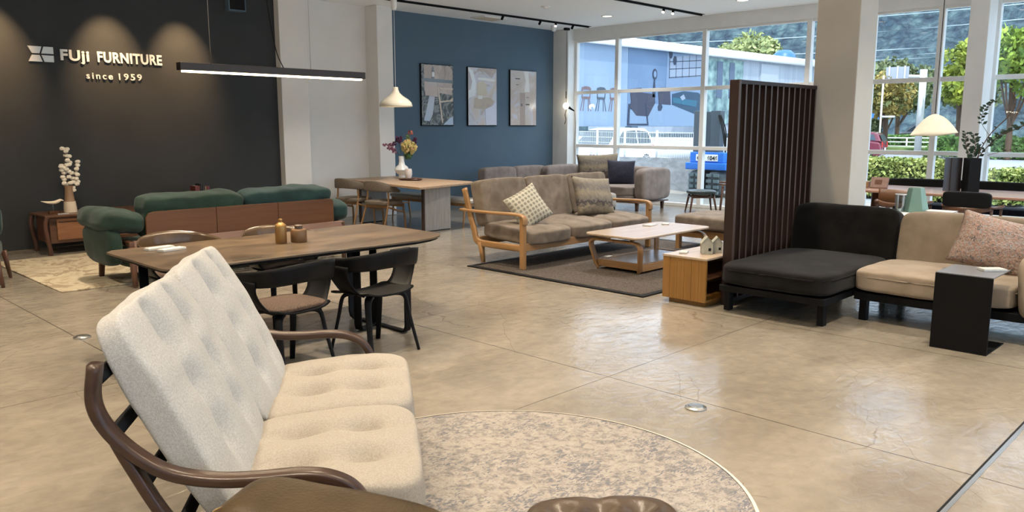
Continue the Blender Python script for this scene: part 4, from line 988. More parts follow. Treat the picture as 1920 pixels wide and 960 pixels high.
def piping(pts, m, t, r=.005): tube('piping', pts, r, m, t, n=6, closed=True)
def seam(cx, cy, z, sx, sy, n=7, k=48, dz=None):
    out = []
    for i in range(k):
        a = 2*math.pi*i/k; c, s = math.cos(a), math.sin(a); e = 1/(abs(c)**n+abs(s)**n)**(1/n)
        out.append((cx+c*e*sx, cy+s*e*sy, z))
    return out
t = thing('chaise_sofa', 'dark brown suede chaise sofa section beside the slatted screen', 'sofa', (0, 0, 0))
cushion('seat_cushion', (1.42, .96, .21), 'dark_suede', t, (6.84, 3.045, .345), n=9, dome=.16, res=30, wr=.005, wf=6)
piping(seam(6.84, 3.045, .385, .709, .479, 9), 'dark_suede', t, .006)
cushion('back_cushion', (.20, .99, .56), 'dark_suede', t, (7.67, 3.05, .585), (0, R(12), 0), n=8, dome=.05, res=26, wr=.005, wf=4)
box('base_frame', 6.16, 7.72, 2.58, 3.51, .19, .245, 'black_wood', t, bev=.006)
for x in (6.30, 7.66):
    for y in (2.65, 3.49): box('leg', x-.035, x+.035, y-.028, y+.028, 0, .2, 'black_wood', t, bev=.005)
t = thing('beige_sofa', 'beige suede sofa section with rounded arm joined to the dark chaise', 'sofa', (0, 0, 0))
cushion('seat_cushion', (.86, 1.18, .20), 'beige', t, (7.08, 1.985, .345), n=9, dome=.12, res=30, wr=.005, wf=6)
piping(seam(7.08, 1.985, .378, .429, .589, 9), 'beige', t, .005)
cushion('back_cushion', (.17, 1.36, .54), 'beige', t, (7.65, 1.86, .585), (0, R(12), 0), n=8, dome=.04, res=26, wr=.004, wf=4)
cushion('arm_cushion', (.95, .22, .50), 'beige', t, (7.13, 1.29, .42), (R(-6), 0, 0), n=5, dome=.06, res=26, wr=.006, wf=5)
box('base_frame', 6.70, 7.72, 1.18, 2.56, .175, .24, 'black_wood', t, bev=.006)
for x in (6.76, 7.66):
    for y in (2.49, 1.22): box('leg', x-.035, x+.035, y-.03, y+.03, 0, .2, 'black_wood', t, bev=.005)
M['boucle'] = rug_mat('speckled_boucle', [(.34, (.05, .055, .065)), (.44, (.24, .20, .17)), (.49, (.30, .13, .09)), (.54, (.33, .29, .25)), (.60, (.24, .22, .21)), (.7, (.09, .11, .13))], 42, 1.2, None, 60, .9)
t = thing('throw_pillow', 'speckled orange and grey woven pillow on the beige sofa', 'pillow', (7.27, 1.70, .665), group='pillows on the sofas')
pillow('pillow_cover', .58, .46, .20, 'boucle', t, rot=(R(-24), R(12), R(-84)), wr=.010)
t = thing('side_table', 'black metal C-shaped side table with a grey top in front of the beige sofa', 'side table', (0, 0, 0))
box('table_top', 6.25, 6.70, 1.44, 1.815, .552, .560, mat('grey_metal_top', (.16, .165, .175), .35, .3), t, bev=.002)
box('side_panel', 6.245, 6.255, 1.44, 1.815, .008, .553, 'black_metal', t, bev=.002)
box('base_plate', 6.245, 6.70, 1.44, 1.815, 0, .008, 'black_metal', t, bev=.002)
card(6.58, 1.535, .5605, R(-45), 'clear price tag on the black side table', .17, .10, .016)

# ---- console behind the beige sofa
t = thing('console_shelf', 'white-topped console running behind the beige sofa', 'console', (0, 0, 0))
box('console_top', 8.50, 9.05, -.6, 2.98, .69, .72, M['white_wall'], t, bev=.004)
for y in (2.9, 1.2, -.5): box('console_support', 8.55, 9.0, y-.03, y+.03, 0, .69, 'black_wood', t)
t = thing('sage_vase', 'sage green faceted tapered vase on the white console', 'vase', (8.92, 2.84, .72), R(20))
bm = bmesh.new(); bmesh.ops.create_cone(bm, cap_ends=True, segments=6, radius1=.135, radius2=.075, depth=.25, matrix=Matrix.Translation((0, 0, .125))); link('vase_body', bm, 'sage', t, bev=.004)
lath('vase_mouth', [(0, .249), (.058, .249), (.056, .256), (0, .256)], mat('sage_dark', (.16, .2, .17), .6), t)
t = thing('drinking_glass', 'clear glass tumbler on the white console left of the sage vase', 'glass', (8.80, 2.95, .72))
lath('tumbler', [(0, .004), (.045, .004), (.05, .18), (.054, .18), (.05, 0), (0, 0)], 'clearglass', t); lath('rim', [(.05, .178), (.055, .178), (.055, .186), (.05, .186)], 'white', t)
t = thing('black_bottle', 'small black bottle on the white console left of the drinking glass', 'bottle', (8.66, 2.96, .72))
lath('bottle', [(0, 0), (.025, 0), (.025, .04), (.012, .05), (.012, .07), (0, .07)], 'black', t)
for k, (lab, c) in enumerate((('blue-grey closed book, lower one of the stack on the white console', (.12, .16, .22)), ('cream closed book, upper one of the stack on the white console', (.6, .58, .52)))):
    t = thing('book', lab, 'book', (8.86, 2.58-.01*k, .72+.0165*k), R(8-6*k), 'books on the white console')
    bm = bmesh.new(); B(bm, -.10, .10, -.14+.01*k, .14-.01*k, 0, .003); B(bm, -.10, .10, -.14+.01*k, .14-.01*k, .013, .016); link('cover', bm, mat('book_cover', c, .6), t)
    box('pages', -.095, .095, -.13+.01*k, .13-.01*k, .003, .013, 'paper', t, bev=0)

# ---- long table, chairs and bench by the right window
t = thing('walnut_table', 'long walnut dining table by the right window', 'dining table', (0, 0, 0))
pris('table_top', [(11.52, -.3), (12.75, -.3), (12.75, 4.9), (11.52, 4.9)], 'z', .685, .72, wood('walnut_top', (.28, .15, .10), (.38, .22, .15), .25, 'y'), t, bev=.008)
for y in (2.35, 4.55):
    for x in (11.72, 12.55): taper('leg', (x, y, .69), (x, y+.05, 0), .065, .035, 'mahogany', t)
def arm_chair2(lab, back, seatm='black'):
    t = thing('wood_armchair', lab, 'chair', group='armchairs at the walnut table')
    for sx in (-1, 1):
        tube('leg', smoothpath([(sx*.27, -.20, .60), (sx*.27, -.21, .3), (sx*.28, -.26, 0)], 4), .022, 'walnut_z', t, r2=.016)
        tube('leg', smoothpath([(sx*.28, .20, .58), (sx*.275, .20, .3), (sx*.28, .22, 0)], 4), .022, 'walnut_z', t, r2=.016)
        tube('armrest', smoothpath([(sx*.255, -.26, .615), (sx*.285, -.15, .61), (sx*.29, .05, .60), (sx*.28, .23, .60)], 4), .028, 'walnut', t, r2=.016, side=(1, 0, 0), sq=1)
    tube('rear_rail', smoothpath([(-.27, -.22, .605), (-.12, -.27, .575), (.12, -.27, .575), (.27, -.22, .605)], 5), .016, 'walnut', t, r2=.034, side=(0, 1, 0), sq=1)
    tube('seat_frame', [(-.26, -.19, .37), (.26, -.19, .37)], .02, 'walnut', t); tube('seat_frame', [(-.26, .19, .37), (.26, .19, .37)], .02, 'walnut', t)
    cushion('seat', (.52, .48, .08), seatm, t, (0, 0, .42), n=5, dome=.1, res=10)
    if back == 'wood':
        bm = bmesh.new(); g = []
        for i in range(15):
            a = -1+i/7; g.append([bm.verts.new((a*.25, -.275+.05*a*a, z)) for z in (.585+.02*a*a, .66, .78)])
        for i in range(14):
            for j in range(2): bm.faces.new((g[i][j], g[i+1][j], g[i+1][j+1], g[i][j+1]))
        o = link('backrest', bm, 'mahogany', t, smooth=True); s = o.modifiers.new('s', 'SOLIDIFY'); s.thickness = .014
    else: cushion('backrest', (.55, .06, .20), 'black', t, (0, -.26, .70), n=6, dome=.02, res=12)
    return t
a1 = arm_chair2('wooden-backed armchair at the walnut table, left of the two black vases', 'wood', 'navy'); a1.location = (11.33, 3.76, 0); a1.rotation_euler = (0, 0, R(-90))
a2 = arm_chair2('black-backed walnut armchair at the walnut table, right of the black vases', 'black', 'navy'); a2.location = (11.33, 2.93, 0); a2.rotation_euler = (0, 0, R(-90))
a3 = dup(a1, (11.33, 4.68, 0), R(-90), 'wooden-backed armchair at the walnut table, half hidden behind the square pillar')
t = thing('window_bench', 'long bench with a black back along the right window', 'bench', (13.0, 2.0, 0))
cushion('bench_back', (.08, 5.2, .22), 'black', t, (.13, 0, .705), n=10, dome=0, res=12)
cushion('bench_seat', (.45, 5.2, .09), 'navy', t, (-.10, 0, .42), n=10, dome=0, res=12)
for y in (-2.4, 0, 2.45):
    box('leg', -.28, -.23, y-.025, y+.025, 0, .38, 'walnut_z', t); box('leg', .08, .13, y-.025, y+.025, 0, .62, 'walnut_z', t)
bm = bmesh.new(); bx = [(-.075, -.075), (.075, -.075), (.075, .075), (-.075, .075)]
t = thing('black_vase', 'dark square column vase, left of the pair on the walnut table', 'vase', (12.15, 3.42, .72), R(40), 'black column vases on the walnut table')
pris('vase_body', rrect(-.10, .10, -.075, .075, .012, 3), 'z', 0, .46, mat('dark_bronze', (.018, .012, .010), .35), t, bev=.003); bm.free()
t = thing('black_vase', 'black square column vase holding branches, right of the pair on the walnut table', 'vase', (12.12, 3.18, .72), R(40), 'black column vases on the walnut table')
bm = bmesh.new()
for a in ((-.09, .09, -.075, -.067), (-.09, .09, .067, .075), (-.09, -.082, -.067, .067), (.082, .09, -.067, .067)): B(bm, *a, 0, .46)
B(bm, -.09, .09, -.075, .075, 0, .01); bmesh.ops.remove_doubles(bm, verts=bm.verts[:], dist=1e-4); link('vase_body', bm, 'black', t)
t = thing('leafy_branches', 'dark leafy branches standing in the black vase on the walnut table', 'branches', (12.12, 3.18, 1.12))
def branch(P, nl, r=.004, ls=.05, seed=0, m='leaf'):
    rnd = random.Random(seed); Q = smoothpath(P, 8); b = tube('branch', Q, r, 'twig', t, n=6); bm = bmesh.new()
    for k in range(nl):
        i = int(len(Q)*(.25+.74*k/nl)); p = Q[min(i, len(Q)-1)]; s_ = 1 if k % 2 else -1
        d = Vector((rnd.uniform(-1, 1)*.5, s_*(.6+.4*rnd.random()), rnd.uniform(.1, .9))).normalized(); u = d.cross(Vector((.8, .3, .2))).normalized(); L_ = ls*(.7+.6*rnd.random())
        quad(bm, [p, p+d*L_*.5+u*L_*.28, p+d*L_, p+d*L_*.5-u*L_*.28])
    link('leaves', bm, m, b)
V = Vector
branch([(0, 0, -.3), (.0, .03, .05), (0, .09, .2), (0, .12, .40)], 26, .004, .06, 1)
branch([(0, 0, -.3), (.0, .0, .05), (0, -.02, .2), (0, .02, .38)], 26, .004, .07, 2)
branch([(0, 0, -.3), (0, -.03, .0), (0, -.25, .32), (0, -.42, .42), (0, -.66, .54), (0, -.9, .58)], 40, .006, .075, 3)
branch([(0, 0, -.3), (0, -.05, .05), (0, -.17, .36), (0, -.38, .62), (0, -.44, .78), (0, -.40, .92)], 10, .007, .03, 4)
branch([(0, -.17, .36), (0, -.06, .55), (0, -.10, .72), (0, -.22, .82)], 18, .003, .06, 5)
branch([(0, -.17, .1), (0, -.42, .17), (0, -.70, .13), (0, -.86, -.02)], 14, .003, .025, 6)
branch([(0, -.38, .62), (0, -.6, .66), (0, -.9, .8), (0, -1.2, .86)], 10, .003, .04, 7)
t = thing('reed_diffuser', 'reed diffuser bottle with thin sticks at the left end of the walnut table', 'diffuser', (12.05, 4.75, .72))
lath('bottle', [(0, 0), (.055, 0), (.055, .12), (.02, .14), (.02, .15), (0, .15)], mat('amber_glass', (.18, .12, .06), .1), t); lath('cap', [(0, .15), (.035, .15), (.035, .22), (0, .22)], 'black', t)
for a, b in ((.03, .42), (-.03, .40), (.0, .45), (.05, .38)): tube('reed', [(0, 0, .2), (a*.3, a, b)], .003, 'oak', t, n=6)
t = thing('diffuser_box', 'black box beside the reed diffuser on the walnut table', 'box', (12.05, 4.88, .72)); box('carton', -.06, .06, -.05, .05, 0, .15, 'black', t); box('carton_label', -.0605, -.06, -.03, .03, .05, .11, 'paper', t, bev=0)
for k, (x, y, lab, w_, h_, mm) in enumerate(((12.0, 4.60, 'small dark wooden tag block right of the reed diffuser', .07, .10, 'walnut'), (12.0, 4.50, 'small light wooden tag block next to the dark one on the walnut table', .07, .09, 'pinkwood'))):
    t = thing('wood_block', lab, 'block', (x, y, .72)); box('block', -.04, .04, -w_/2, w_/2, 0, h_, mm, t, bev=.004); box('block_face', -.042, -.04, -w_/2+.008, w_/2-.008, .008, h_-.008, 'oak', t, bev=0)
t = thing('wood_display', 'tilted light wooden display case on the walnut table', 'display case', (11.98, 4.33, .72)); o = box('case', -.02, .02, -.12, .12, 0, .16, 'pinkwood', t); o.rotation_euler = (0, R(20), 0)
o2 = box('case_window', -.022, -.02, -.04, .06, .05, .12, 'walnut', t, bev=0); o2.rotation_euler = (0, R(20), 0)

# ---- grey-brown corner sofas, stool and easy chair by the far window
t = thing('grey_sofa', 'grey-brown suede sofa against the blue wall, seen past the oak sofa', 'sofa', (0, 0, 0))
for x in (11.25, 12.15): cushion('back_cushion', (.92, .24, .52), 'greybrown', t, (x, 11.42, .55), n=7, dome=.05, res=18, wr=.005, wf=4)
cushion('seat_cushion', (1.9, .80, .22), 'greybrown', t, (11.7, 10.95, .32), n=8, dome=.05, res=18)
box('base', 10.8, 12.6, 10.6, 11.5, .12, .2, 'black_wood', t)
for x in (10.85, 12.55):
    for y in (10.65, 11.45): box('leg', x-.03, x+.03, y-.03, y+.03, 0, .13, 'walnut_z', t)
t = thing('corner_sofa', 'grey-brown suede corner sofa with rounded back along the far window', 'sofa', (0, 0, 0))
cushion('back_wing', (1.15, .26, .62), 'greybrown', t, (12.95, 11.20, .50), n=6, dome=.05, res=20)
cushion('back_wing', (.28, 2.35, .62), 'greybrown', t, (13.42, 10.05, .50), n=6, dome=.05, res=24)
cushion('arm', (.95, .26, .62), 'greybrown', t, (13.08, 8.98, .50), n=6, dome=.05, res=20)
cushion('seat_cushion', (.86, 1.95, .20), 'greybrown', t, (12.90, 10.08, .37), n=9, dome=.05, res=20)
cushion('seat_base', (.85, 1.95, .13), 'greybrown', t, (12.90, 10.08, .235), n=9, dome=0, res=12)
box('base_frame', 12.50, 13.52, 8.90, 11.25, .15, .175, 'walnut', t)
for x, y in ((12.6, 9.0), (13.45, 9.0), (12.6, 11.1), (13.45, 11.1), (12.6, 10.0)): taper('leg', (x, y, .16), (x, y, 0), .035, .026, 'walnut_z', t)
t = thing('pouf', 'pale grey-brown square ottoman in front of the corner sofa', 'ottoman', (11.42, 9.25, 0))
cushion('pouf_cushion', (.9, .75, .30), mat('pale_taupe', (.30, .27, .23), .9, col2=(.36, .33, .29), scale=6), t, (0, 0, .27), n=7, dome=.1, res=20)
for sx in (-1, 1):
    for sy in (-1, 1): box('leg', sx*.36-.03, sx*.36+.03, sy*.3-.03, sy*.3+.03, 0, .14, 'black_wood', t)
t = thing('throw_pillow', 'large striped brown fur pillow on the corner sofa by the window', 'pillow', (13.0, 10.28, .76), group='pillows on the sofas')
pillow('pillow_cover', .85, .58, .22, 'fur', t, rot=(R(-12), R(-2), R(-48)), wr=.012)
t = thing('throw_pillow', 'dark navy square pillow on the corner sofa by the window', 'pillow', (12.98, 9.68, .69), group='pillows on the sofas')
pillow('pillow_cover', .56, .50, .18, 'navy', t, rot=(R(-12), R(2), R(-50)), wr=.008)
t = thing('footstool', 'walnut footstool with a dark padded seat in front of the far window', 'stool', (13.25, 8.00, 0), R(-45))
cushion('stool_seat', (.52, .44, .10), mat('dark_teal_leather', (.03, .045, .045), .35), t, (0, 0, .385), n=4, dome=.25, res=14)
for sx in (-1, 1):
    for sy in (-1, 1): taper('leg', (sx*.19, sy*.14, .36), (sx*.25, sy*.20, 0), .024, .014, 'walnut_z', t, 0)
    tube('stool_rail', [(sx*.20, -.15, .30), (sx*.20, .15, .30)], .020, 'walnut', t, r2=.012)
for sy in (-1, 1): tube('stool_rail', [(-.20, sy*.15, .30), (.20, sy*.15, .30)], .012, 'walnut', t, r2=.022)
t = thing('easy_chair', 'walnut easy chair with grey leather cushions half hidden by the slatted screen', 'armchair', (13.05, 7.12, 0), R(30))
for sx in (-1, 1):
    taper('leg', (sx*.30, .28, .56), (sx*.33, .32, 0), .022, .015, 'walnut_z', t, 0); taper('leg', (sx*.28, -.26, .56), (sx*.30, -.34, 0), .022, .015, 'walnut_z', t, 0)
    tube('armrest', smoothpath([(sx*.31, -.34, .56), (sx*.33, 0, .58), (sx*.31, .34, .60)], 4), .030, 'walnut', t, r2=.014, side=(1, 0, 0), sq=1)
lm = mat('grey_leather', (.16, .18, .18), .35)
cushion('seat_cushion', (.56, .58, .12), lm, t, (0, 0, .38), (R(5), 0, 0), n=5, dome=.12, res=12); cushion('seat_cushion', (.52, .10, .50), lm, t, (0, -.30, .66), (R(14), 0, 0), n=5, dome=.1, res=12)
# ================================================================== outside
M['asphalt'] = mat('pale_asphalt', (.30, .31, .33), .8, col2=(.36, .37, .385), scale=.8, detail=8)
M['paving'] = mat('tan_paving', (.30, .26, .21), .85, col2=(.35, .31, .26), scale=2)
bm = bmesh.new(); B(bm, 14.12, 130, -120, 190, -.10, -.02); tag(link('ground', bm, 'asphalt'), kind='structure')
bm = bmesh.new(); B(bm, 14.12, 17.6, -20, 20, -.03, 0); tag(link('pavement', bm, 'paving'), kind='structure')
bm = bmesh.new()
for y in (-40, -26, -12, 2, 16, 30, 44): B(bm, 33.0, 33.2, y, y+8, -.02, -.012)
B(bm, 27.4, 27.6, -60, 80, -.02, -.012)
tag(link('road_markings', bm, M['white']), kind='structure')
# wooded hills
def forest():
    m = mat('forest_hillside', (.026, .052, .075), .95, col2=(.095, .145, .145), scale=.30, detail=12, lo=.34, hi=.68, dist=.4)  # bluish distance haze is mixed into the forest colour
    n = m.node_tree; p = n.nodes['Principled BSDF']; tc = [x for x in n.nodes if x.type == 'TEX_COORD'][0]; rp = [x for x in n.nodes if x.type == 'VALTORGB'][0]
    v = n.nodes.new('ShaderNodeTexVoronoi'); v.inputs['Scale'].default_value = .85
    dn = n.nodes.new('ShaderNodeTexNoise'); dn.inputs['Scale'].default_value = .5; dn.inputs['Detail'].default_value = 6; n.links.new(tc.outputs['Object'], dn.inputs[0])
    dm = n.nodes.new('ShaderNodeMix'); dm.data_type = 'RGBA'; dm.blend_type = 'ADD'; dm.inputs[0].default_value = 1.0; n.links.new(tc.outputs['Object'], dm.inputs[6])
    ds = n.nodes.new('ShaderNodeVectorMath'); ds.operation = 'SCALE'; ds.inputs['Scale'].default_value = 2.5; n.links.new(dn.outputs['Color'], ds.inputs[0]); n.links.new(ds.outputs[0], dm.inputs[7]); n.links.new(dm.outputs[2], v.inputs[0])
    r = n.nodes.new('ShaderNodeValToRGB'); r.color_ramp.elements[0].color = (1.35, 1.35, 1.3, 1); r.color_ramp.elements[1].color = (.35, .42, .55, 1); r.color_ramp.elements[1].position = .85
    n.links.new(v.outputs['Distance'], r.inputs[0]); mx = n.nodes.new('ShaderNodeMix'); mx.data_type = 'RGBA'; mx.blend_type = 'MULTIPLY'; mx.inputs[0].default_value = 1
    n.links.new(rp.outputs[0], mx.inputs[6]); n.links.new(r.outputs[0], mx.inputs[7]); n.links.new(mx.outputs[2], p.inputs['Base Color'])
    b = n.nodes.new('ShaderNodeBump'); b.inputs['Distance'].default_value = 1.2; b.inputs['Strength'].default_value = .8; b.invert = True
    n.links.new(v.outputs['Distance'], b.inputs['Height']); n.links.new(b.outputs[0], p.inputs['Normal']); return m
M['forest'] = forest()
bm = bmesh.new(); g = []
rnd = random.Random(3)
for i in range(180):
    row = []; y = -70+i*1.6
    for j in range(60):
        u = j/59; x = 98+u*40+8*math.sin(y*.03)
        z = -1+35*u**.9*(1+.05*math.sin(y*.028+1)+.03*math.sin(y*.07))
        p = Vector((x, y, z)); d = noise.noise(p*.10)*2.6+abs(noise.noise(p*.3))*1.2
        row.append(bm.verts.new((x-d*.5, y, z+d)))
    g.append(row)
for i in range(179):
    for j in range(59): bm.faces.new((g[i][j], g[i+1][j], g[i+1][j+1], g[i][j+1]))
o = link('hillside', bm, 'forest', smooth=True); tag(o, kind='structure')
# retaining wall and the fence on it
M['concrete'] = mat('grey_concrete', (.20, .20, .20), .9, col2=(.30, .30, .30), scale=3, detail=8, stretch=(1, 1, 3))
a, b = Vector((16.95, 10.38, 0)), Vector((22.4, 21.0, 0)); d = (b-a).normalized(); nrm = Vector((d.y, -d.x, 0))
t = thing('retaining_wall', 'grey concrete retaining wall outside between the showroom and the parking area', 'wall')
bm = bmesh.new()
for k in range(9):
    p, q = a+d*(k*1.32), a+d*(k*1.32+1.315)
    za, zb = .84-.035*k, .84-.035*(k+1)
    vv = [bm.verts.new(v) for v in (p, q, q+nrm*.2, p+nrm*.2, p+V((0, 0, za)), q+V((0, 0, zb)), q+nrm*.2+V((0, 0, zb)), p+nrm*.2+V((0, 0, za)))]
    for f in ((0, 1, 5, 4), (1, 2, 6, 5), (2, 3, 7, 6), (3, 0, 4, 7), (4, 5, 6, 7)): bm.faces.new([vv[i] for i in f])
link('wall_body', bm, 'concrete', t)
t = thing('mesh_fence', 'white wire mesh fence on top of the outdoor retaining wall', 'fence')
for k in range(7):
    p = a+d*(k*1.9+.3)+nrm*.1; tube('fence_post', [p+V((0, 0, .845-.0265*(k*1.9+.3))), p+V((0, 0, 1.50))], .028, 'white', t)
for k in range(6):
    p, q = a+d*(k*1.9+.3)+nrm*.1, a+d*((k+1)*1.9+.3)+nrm*.1; bm = bmesh.new()
    for z in (.80, .95, 1.12, 1.28, 1.44): sweep(bm, [p+V((0, 0, z)), q+V((0, 0, z))], .007, n=4, side=(0, 0, 1))
    for m_ in range(1, 22):
        r_ = p.lerp(q, m_/22); sweep(bm, [r_+V((0, 0, .72)), r_+V((0, 0, 1.46))], .0045, n=4)
    link('mesh_panel', bm, 'white', t)
# cars
M['tyre'] = mat('tyre', (.02, .02, .02), .8); M['carglass'] = mat('car_glass', (.04, .06, .08), .08); M['chrome'] = mat('chrome', (.6, .6, .6), .15, 1)
def car(label, loc, rz, L_, W_, H_, paint, plate=None):
    t = thing('car', label, 'car', loc, rz); h = W_/2
    low = [(-L_*.5, .28), (-L_*.5+.03, .62), (-L_*.47, .86), (-L_*.30, .93), (L_*.24, .92), (L_*.42, .80), (L_*.485, .62), (L_*.5, .40), (L_*.48, .22), (-L_*.46, .20)]
    pris('body', low, 'y', -h, h, paint, t, bev=.09, seg=4)
    cab = [(-L_*.485, .88), (-L_*.44, H_-.12), (-L_*.36, H_-.02), (-L_*.05, H_), (L_*.08, H_-.06), (L_*.27, .90)]
    bm = bmesh.new(); prism(bm, cab, 'y', -h*.93, h*.93)
    for v in bm.verts:
        if v.co.z > 1.0: v.co.y *= .82
    link('roof', bm, paint, t, bev=.06, seg=3)
    for s in (-1, 1):
        for q in ([(-L_*.42, .95), (-L_*.385, H_-.14), (-L_*.19, H_-.10), (-L_*.19, .95)], [(-L_*.165, .95), (-L_*.165, H_-.10), (L_*.055, H_-.12), (L_*.20, .95)]):
            bm = bmesh.new()
            k_ = [bm.verts.new((x, s*h*(.945 if z < 1 else .945-.115*(z-.9)/(H_-.9)*1.15), z)) for x, z in q]; bm.faces.new(k_); link('side_window', bm, 'carglass', t)
    bm = bmesh.new(); quad(bm, [(L_*.262, -h*.80, .95), (L_*.262, h*.80, .95), (L_*.105, h*.68, H_-.09), (L_*.105, -h*.68, H_-.09)])
    for v in bm.verts: v.co.x += .03
    link('windscreen', bm, 'carglass', t)
    bm = bmesh.new(); quad(bm, [(-L_*.485-.03, -h*.78, .93), (-L_*.485-.03, h*.78, .93), (-L_*.445-.03, h*.66, H_-.14), (-L_*.445-.03, -h*.66, H_-.14)]); link('rear_window', bm, 'carglass', t)
    for x in (-L_*.31, L_*.32):
        for s in (-1, 1):
            o = tube('wheel', [(x, s*(h-.20), .29), (x, s*(h+.012), .29)], .29, 'tyre', t, n=28, side=(1, 0, 0))
            tube('hubcap', [(x, s*(h+.010), .29), (x, s*(h+.022), .29)], .19, 'chrome', o, n=10, side=(1, 0, 0))
    for s in (-1, 1):
        o = tube('headlight', [(L_*.47, s*h*.68, .62), (L_*.495, s*h*.68, .62)], .10, 'chrome', t, n=14, side=(0, 1, 0))
        box('tail_light', -L_*.5-.01, -L_*.5+.03, s*h*.80-.07, s*h*.80+.07, .62, .88, mat('tail_red', (.5, .02, .02), .3), t)
    box('grille', L_*.485, L_*.503, -h*.55, h*.55, .33, .47, 'black', t); box('number_plate', L_*.503, L_*.508, -.17, .17, .46, .60, 'white', t)
    box('number_plate', -L_*.508, -L_*.503, -.17, .17, .46, .60, 'white', t)
    return t
cp = mat('white_car_paint', (.78, .80, .82), .2, coat=.5)
hd = math.atan2(-(16.3), -(22.5))+R(-32)
car('white small hatchback parked outside behind the wire fence', (22.2, 17.1, .08), hd, 3.6, 1.66, 1.48, cp)
car('pale blue-white car parked outside at the left end of the windows', (21.6, 19.9, .08), hd+R(8), 3.9, 1.7, 1.5, mat('blue_car_paint', (.30, .42, .60), .25, coat=.5))
car('dark red small car passing on the road outside the right window', (39.9, 16.1, 0), R(100), 3.5, 1.6, 1.36, mat('red_car_paint', (.15, .012, .03), .25, coat=.5))
car('dark grey car parked far off behind the felt pendant', (62, 19.5, .3), R(70), 4.2, 1.7, 1.5, mat('grey_car_paint', (.10, .10, .12), .3, coat=.5))
# billboards of furniture photographs beyond the cars
YB = 18.0
def panel(name, x0, x1, z0, z1, m, parent, y=YB, th=.08): return box(name, x0, x1, y, y+th, z0, z1, m, parent, bev=0)
t = thing('stool_billboard', 'pale blue outdoor billboard picturing bar stools, at the left of the windows', 'billboard')
panel('board', 19.6, 24.44, 1.6, 4.5, mat('board_pale_blue', (.19, .26, .36), .6, col2=(.23, .30, .40), scale=.6), t)
panel('printed_floor', 19.6, 24.40, 1.60, 2.06, mat('board_floor', (.21, .28, .37), .6), t, YB-.004, .006)
panel('post', 20.4, 20.52, 0, 1.6, 'frame', t)
dkb = mat('print_navy', (.03, .04, .08), .6); brn = mat('print_brown', (.14, .09, .09), .6)
def stool(x, m, rt):
    y0, y1 = YB-.012, YB-.005
    bm = bmesh.new(); prism(bm, [(x-.25, 2.78), (x-.22, 2.93), (x-.05, 2.97), (x+.18, 2.96), (x+.28, 2.90), (x+.27, 2.80), (x+.16, 2.86), (x-.12, 2.86)], 'y', y0, y1)
    prism(bm, [(x-.24, 2.62), (x+.26, 2.62), (x+.22, 2.54), (x-.20, 2.54)], 'y', y0-.001, y1)
    for a, b in ((-.18, -.30), (-.10, -.16), (.12, .13), (.18, .28)): prism(bm, [(x+a, 2.55), (x+a+.03, 2.55), (x+b+.03, 2.13), (x+b, 2.13)], 'y', y0, y1)
    prism(bm, [(x-.24, 2.82), (x-.20, 2.82), (x-.17, 2.60), (x-.21, 2.60)], 'y', y0, y1); prism(bm, [(x+.23, 2.82), (x+.27, 2.82), (x+.24, 2.60), (x+.20, 2.60)], 'y', y0, y1)
    link('printed_stool', bm, m, rt)
for x, m in ((21.33, dkb), (22.03, brn), (22.87, mat('print_grey', (.05, .065, .085), .6)), (23.62, brn)): stool(x, m, t)
t = thing('lounge_billboard', 'large blue-toned outdoor billboard picturing sofas, an armchair and a fan', 'billboard')
panel('board', 24.46, 29.6, 1.6, 4.56, mat('board_blue', (.095, .15, .25), .6, col2=(.13, .20, .31), scale=.5), t)
def pp(name, pts, c, k=1): return pris(name, pts, 'y', YB-.006*k-.004, YB-.001, M[c] if c in M else c, t, bev=0)
M['pb1'] = mat('print_wall_light', (.16, .22, .32), .6); M['pb2'] = mat('print_floor_blue', (.18, .25, .35), .6); M['pb3'] = mat('print_plum', (.035, .035, .06), .6)
M['pb4'] = mat('print_teal', (.02, .10, .16), .6); M['pb5'] = mat('print_teal_dark', (.02, .05, .09), .6); M['pb6'] = mat('print_window', (.23, .27, .34), .6); M['pb7'] = mat('print_line', (.02, .03, .06), .6)
pp('printed_wall', [(26.9, 2.1), (29.58, 2.1), (29.58, 4.5), (26.95, 4.4)], 'pb1'); pp('printed_floor', [(24.6, 1.61), (29.58, 1.61), (29.58, 2.2), (27.2, 2.45), (25.9, 2.45), (24.6, 2.2)], 'pb2', 2)
pp('printed_window', [(27.10, 4.25), (29.42, 4.50), (29.47, 3.62), (27.14, 3.45)], 'pb6', 2)
bm = bmesh.new()
for x in (27.1, 27.55, 28.0, 28.5, 29.0, 29.43): prism(bm, [(x, 4.25+(x-27.1)*.1), (x+.03, 4.25+(x-27.1)*.1), (x+.04, 3.45+(x-27.1)*.07), (x+.01, 3.45+(x-27.1)*.07)], 'y', YB-.020, YB-.016)
for z in (3.46, 3.78, 4.06): prism(bm, [(27.12, z), (29.44, z+.18), (29.44, z+.21), (27.12, z+.03)], 'y', YB-.020, YB-.016)
link('printed_mullions', bm, 'pb7', t)
pp('printed_armchair', [(24.57, 2.96), (25.29, 3.03), (25.34, 2.85), (26.14, 2.82), (26.21, 2.5), (25.76, 1.97), (25.72, 1.98), (25.0, 2.0), (24.60, 2.3), (24.67, 2.52)], 'pb3', 3)
pp('printed_chair_frame', [(24.52, 2.42), (24.60, 2.42), (24.54, 1.70), (25.70, 1.70), (25.55, 2.45), (25.62, 2.45), (25.80, 1.64), (24.46, 1.64)], 'pb7', 4)
pp('printed_club_chair', [(26.40, 2.88), (26.54, 3.08), (27.18, 3.10), (27.27, 2.43), (26.48, 2.45)], 'pb3', 3)
pp('printed_sofa', [(27.35, 2.85), (28.17, 2.99), (29.24, 2.96), (29.5, 2.85), (29.56, 2.15), (29.08, 2.09), (27.37, 2.44)], 'pb5', 3)
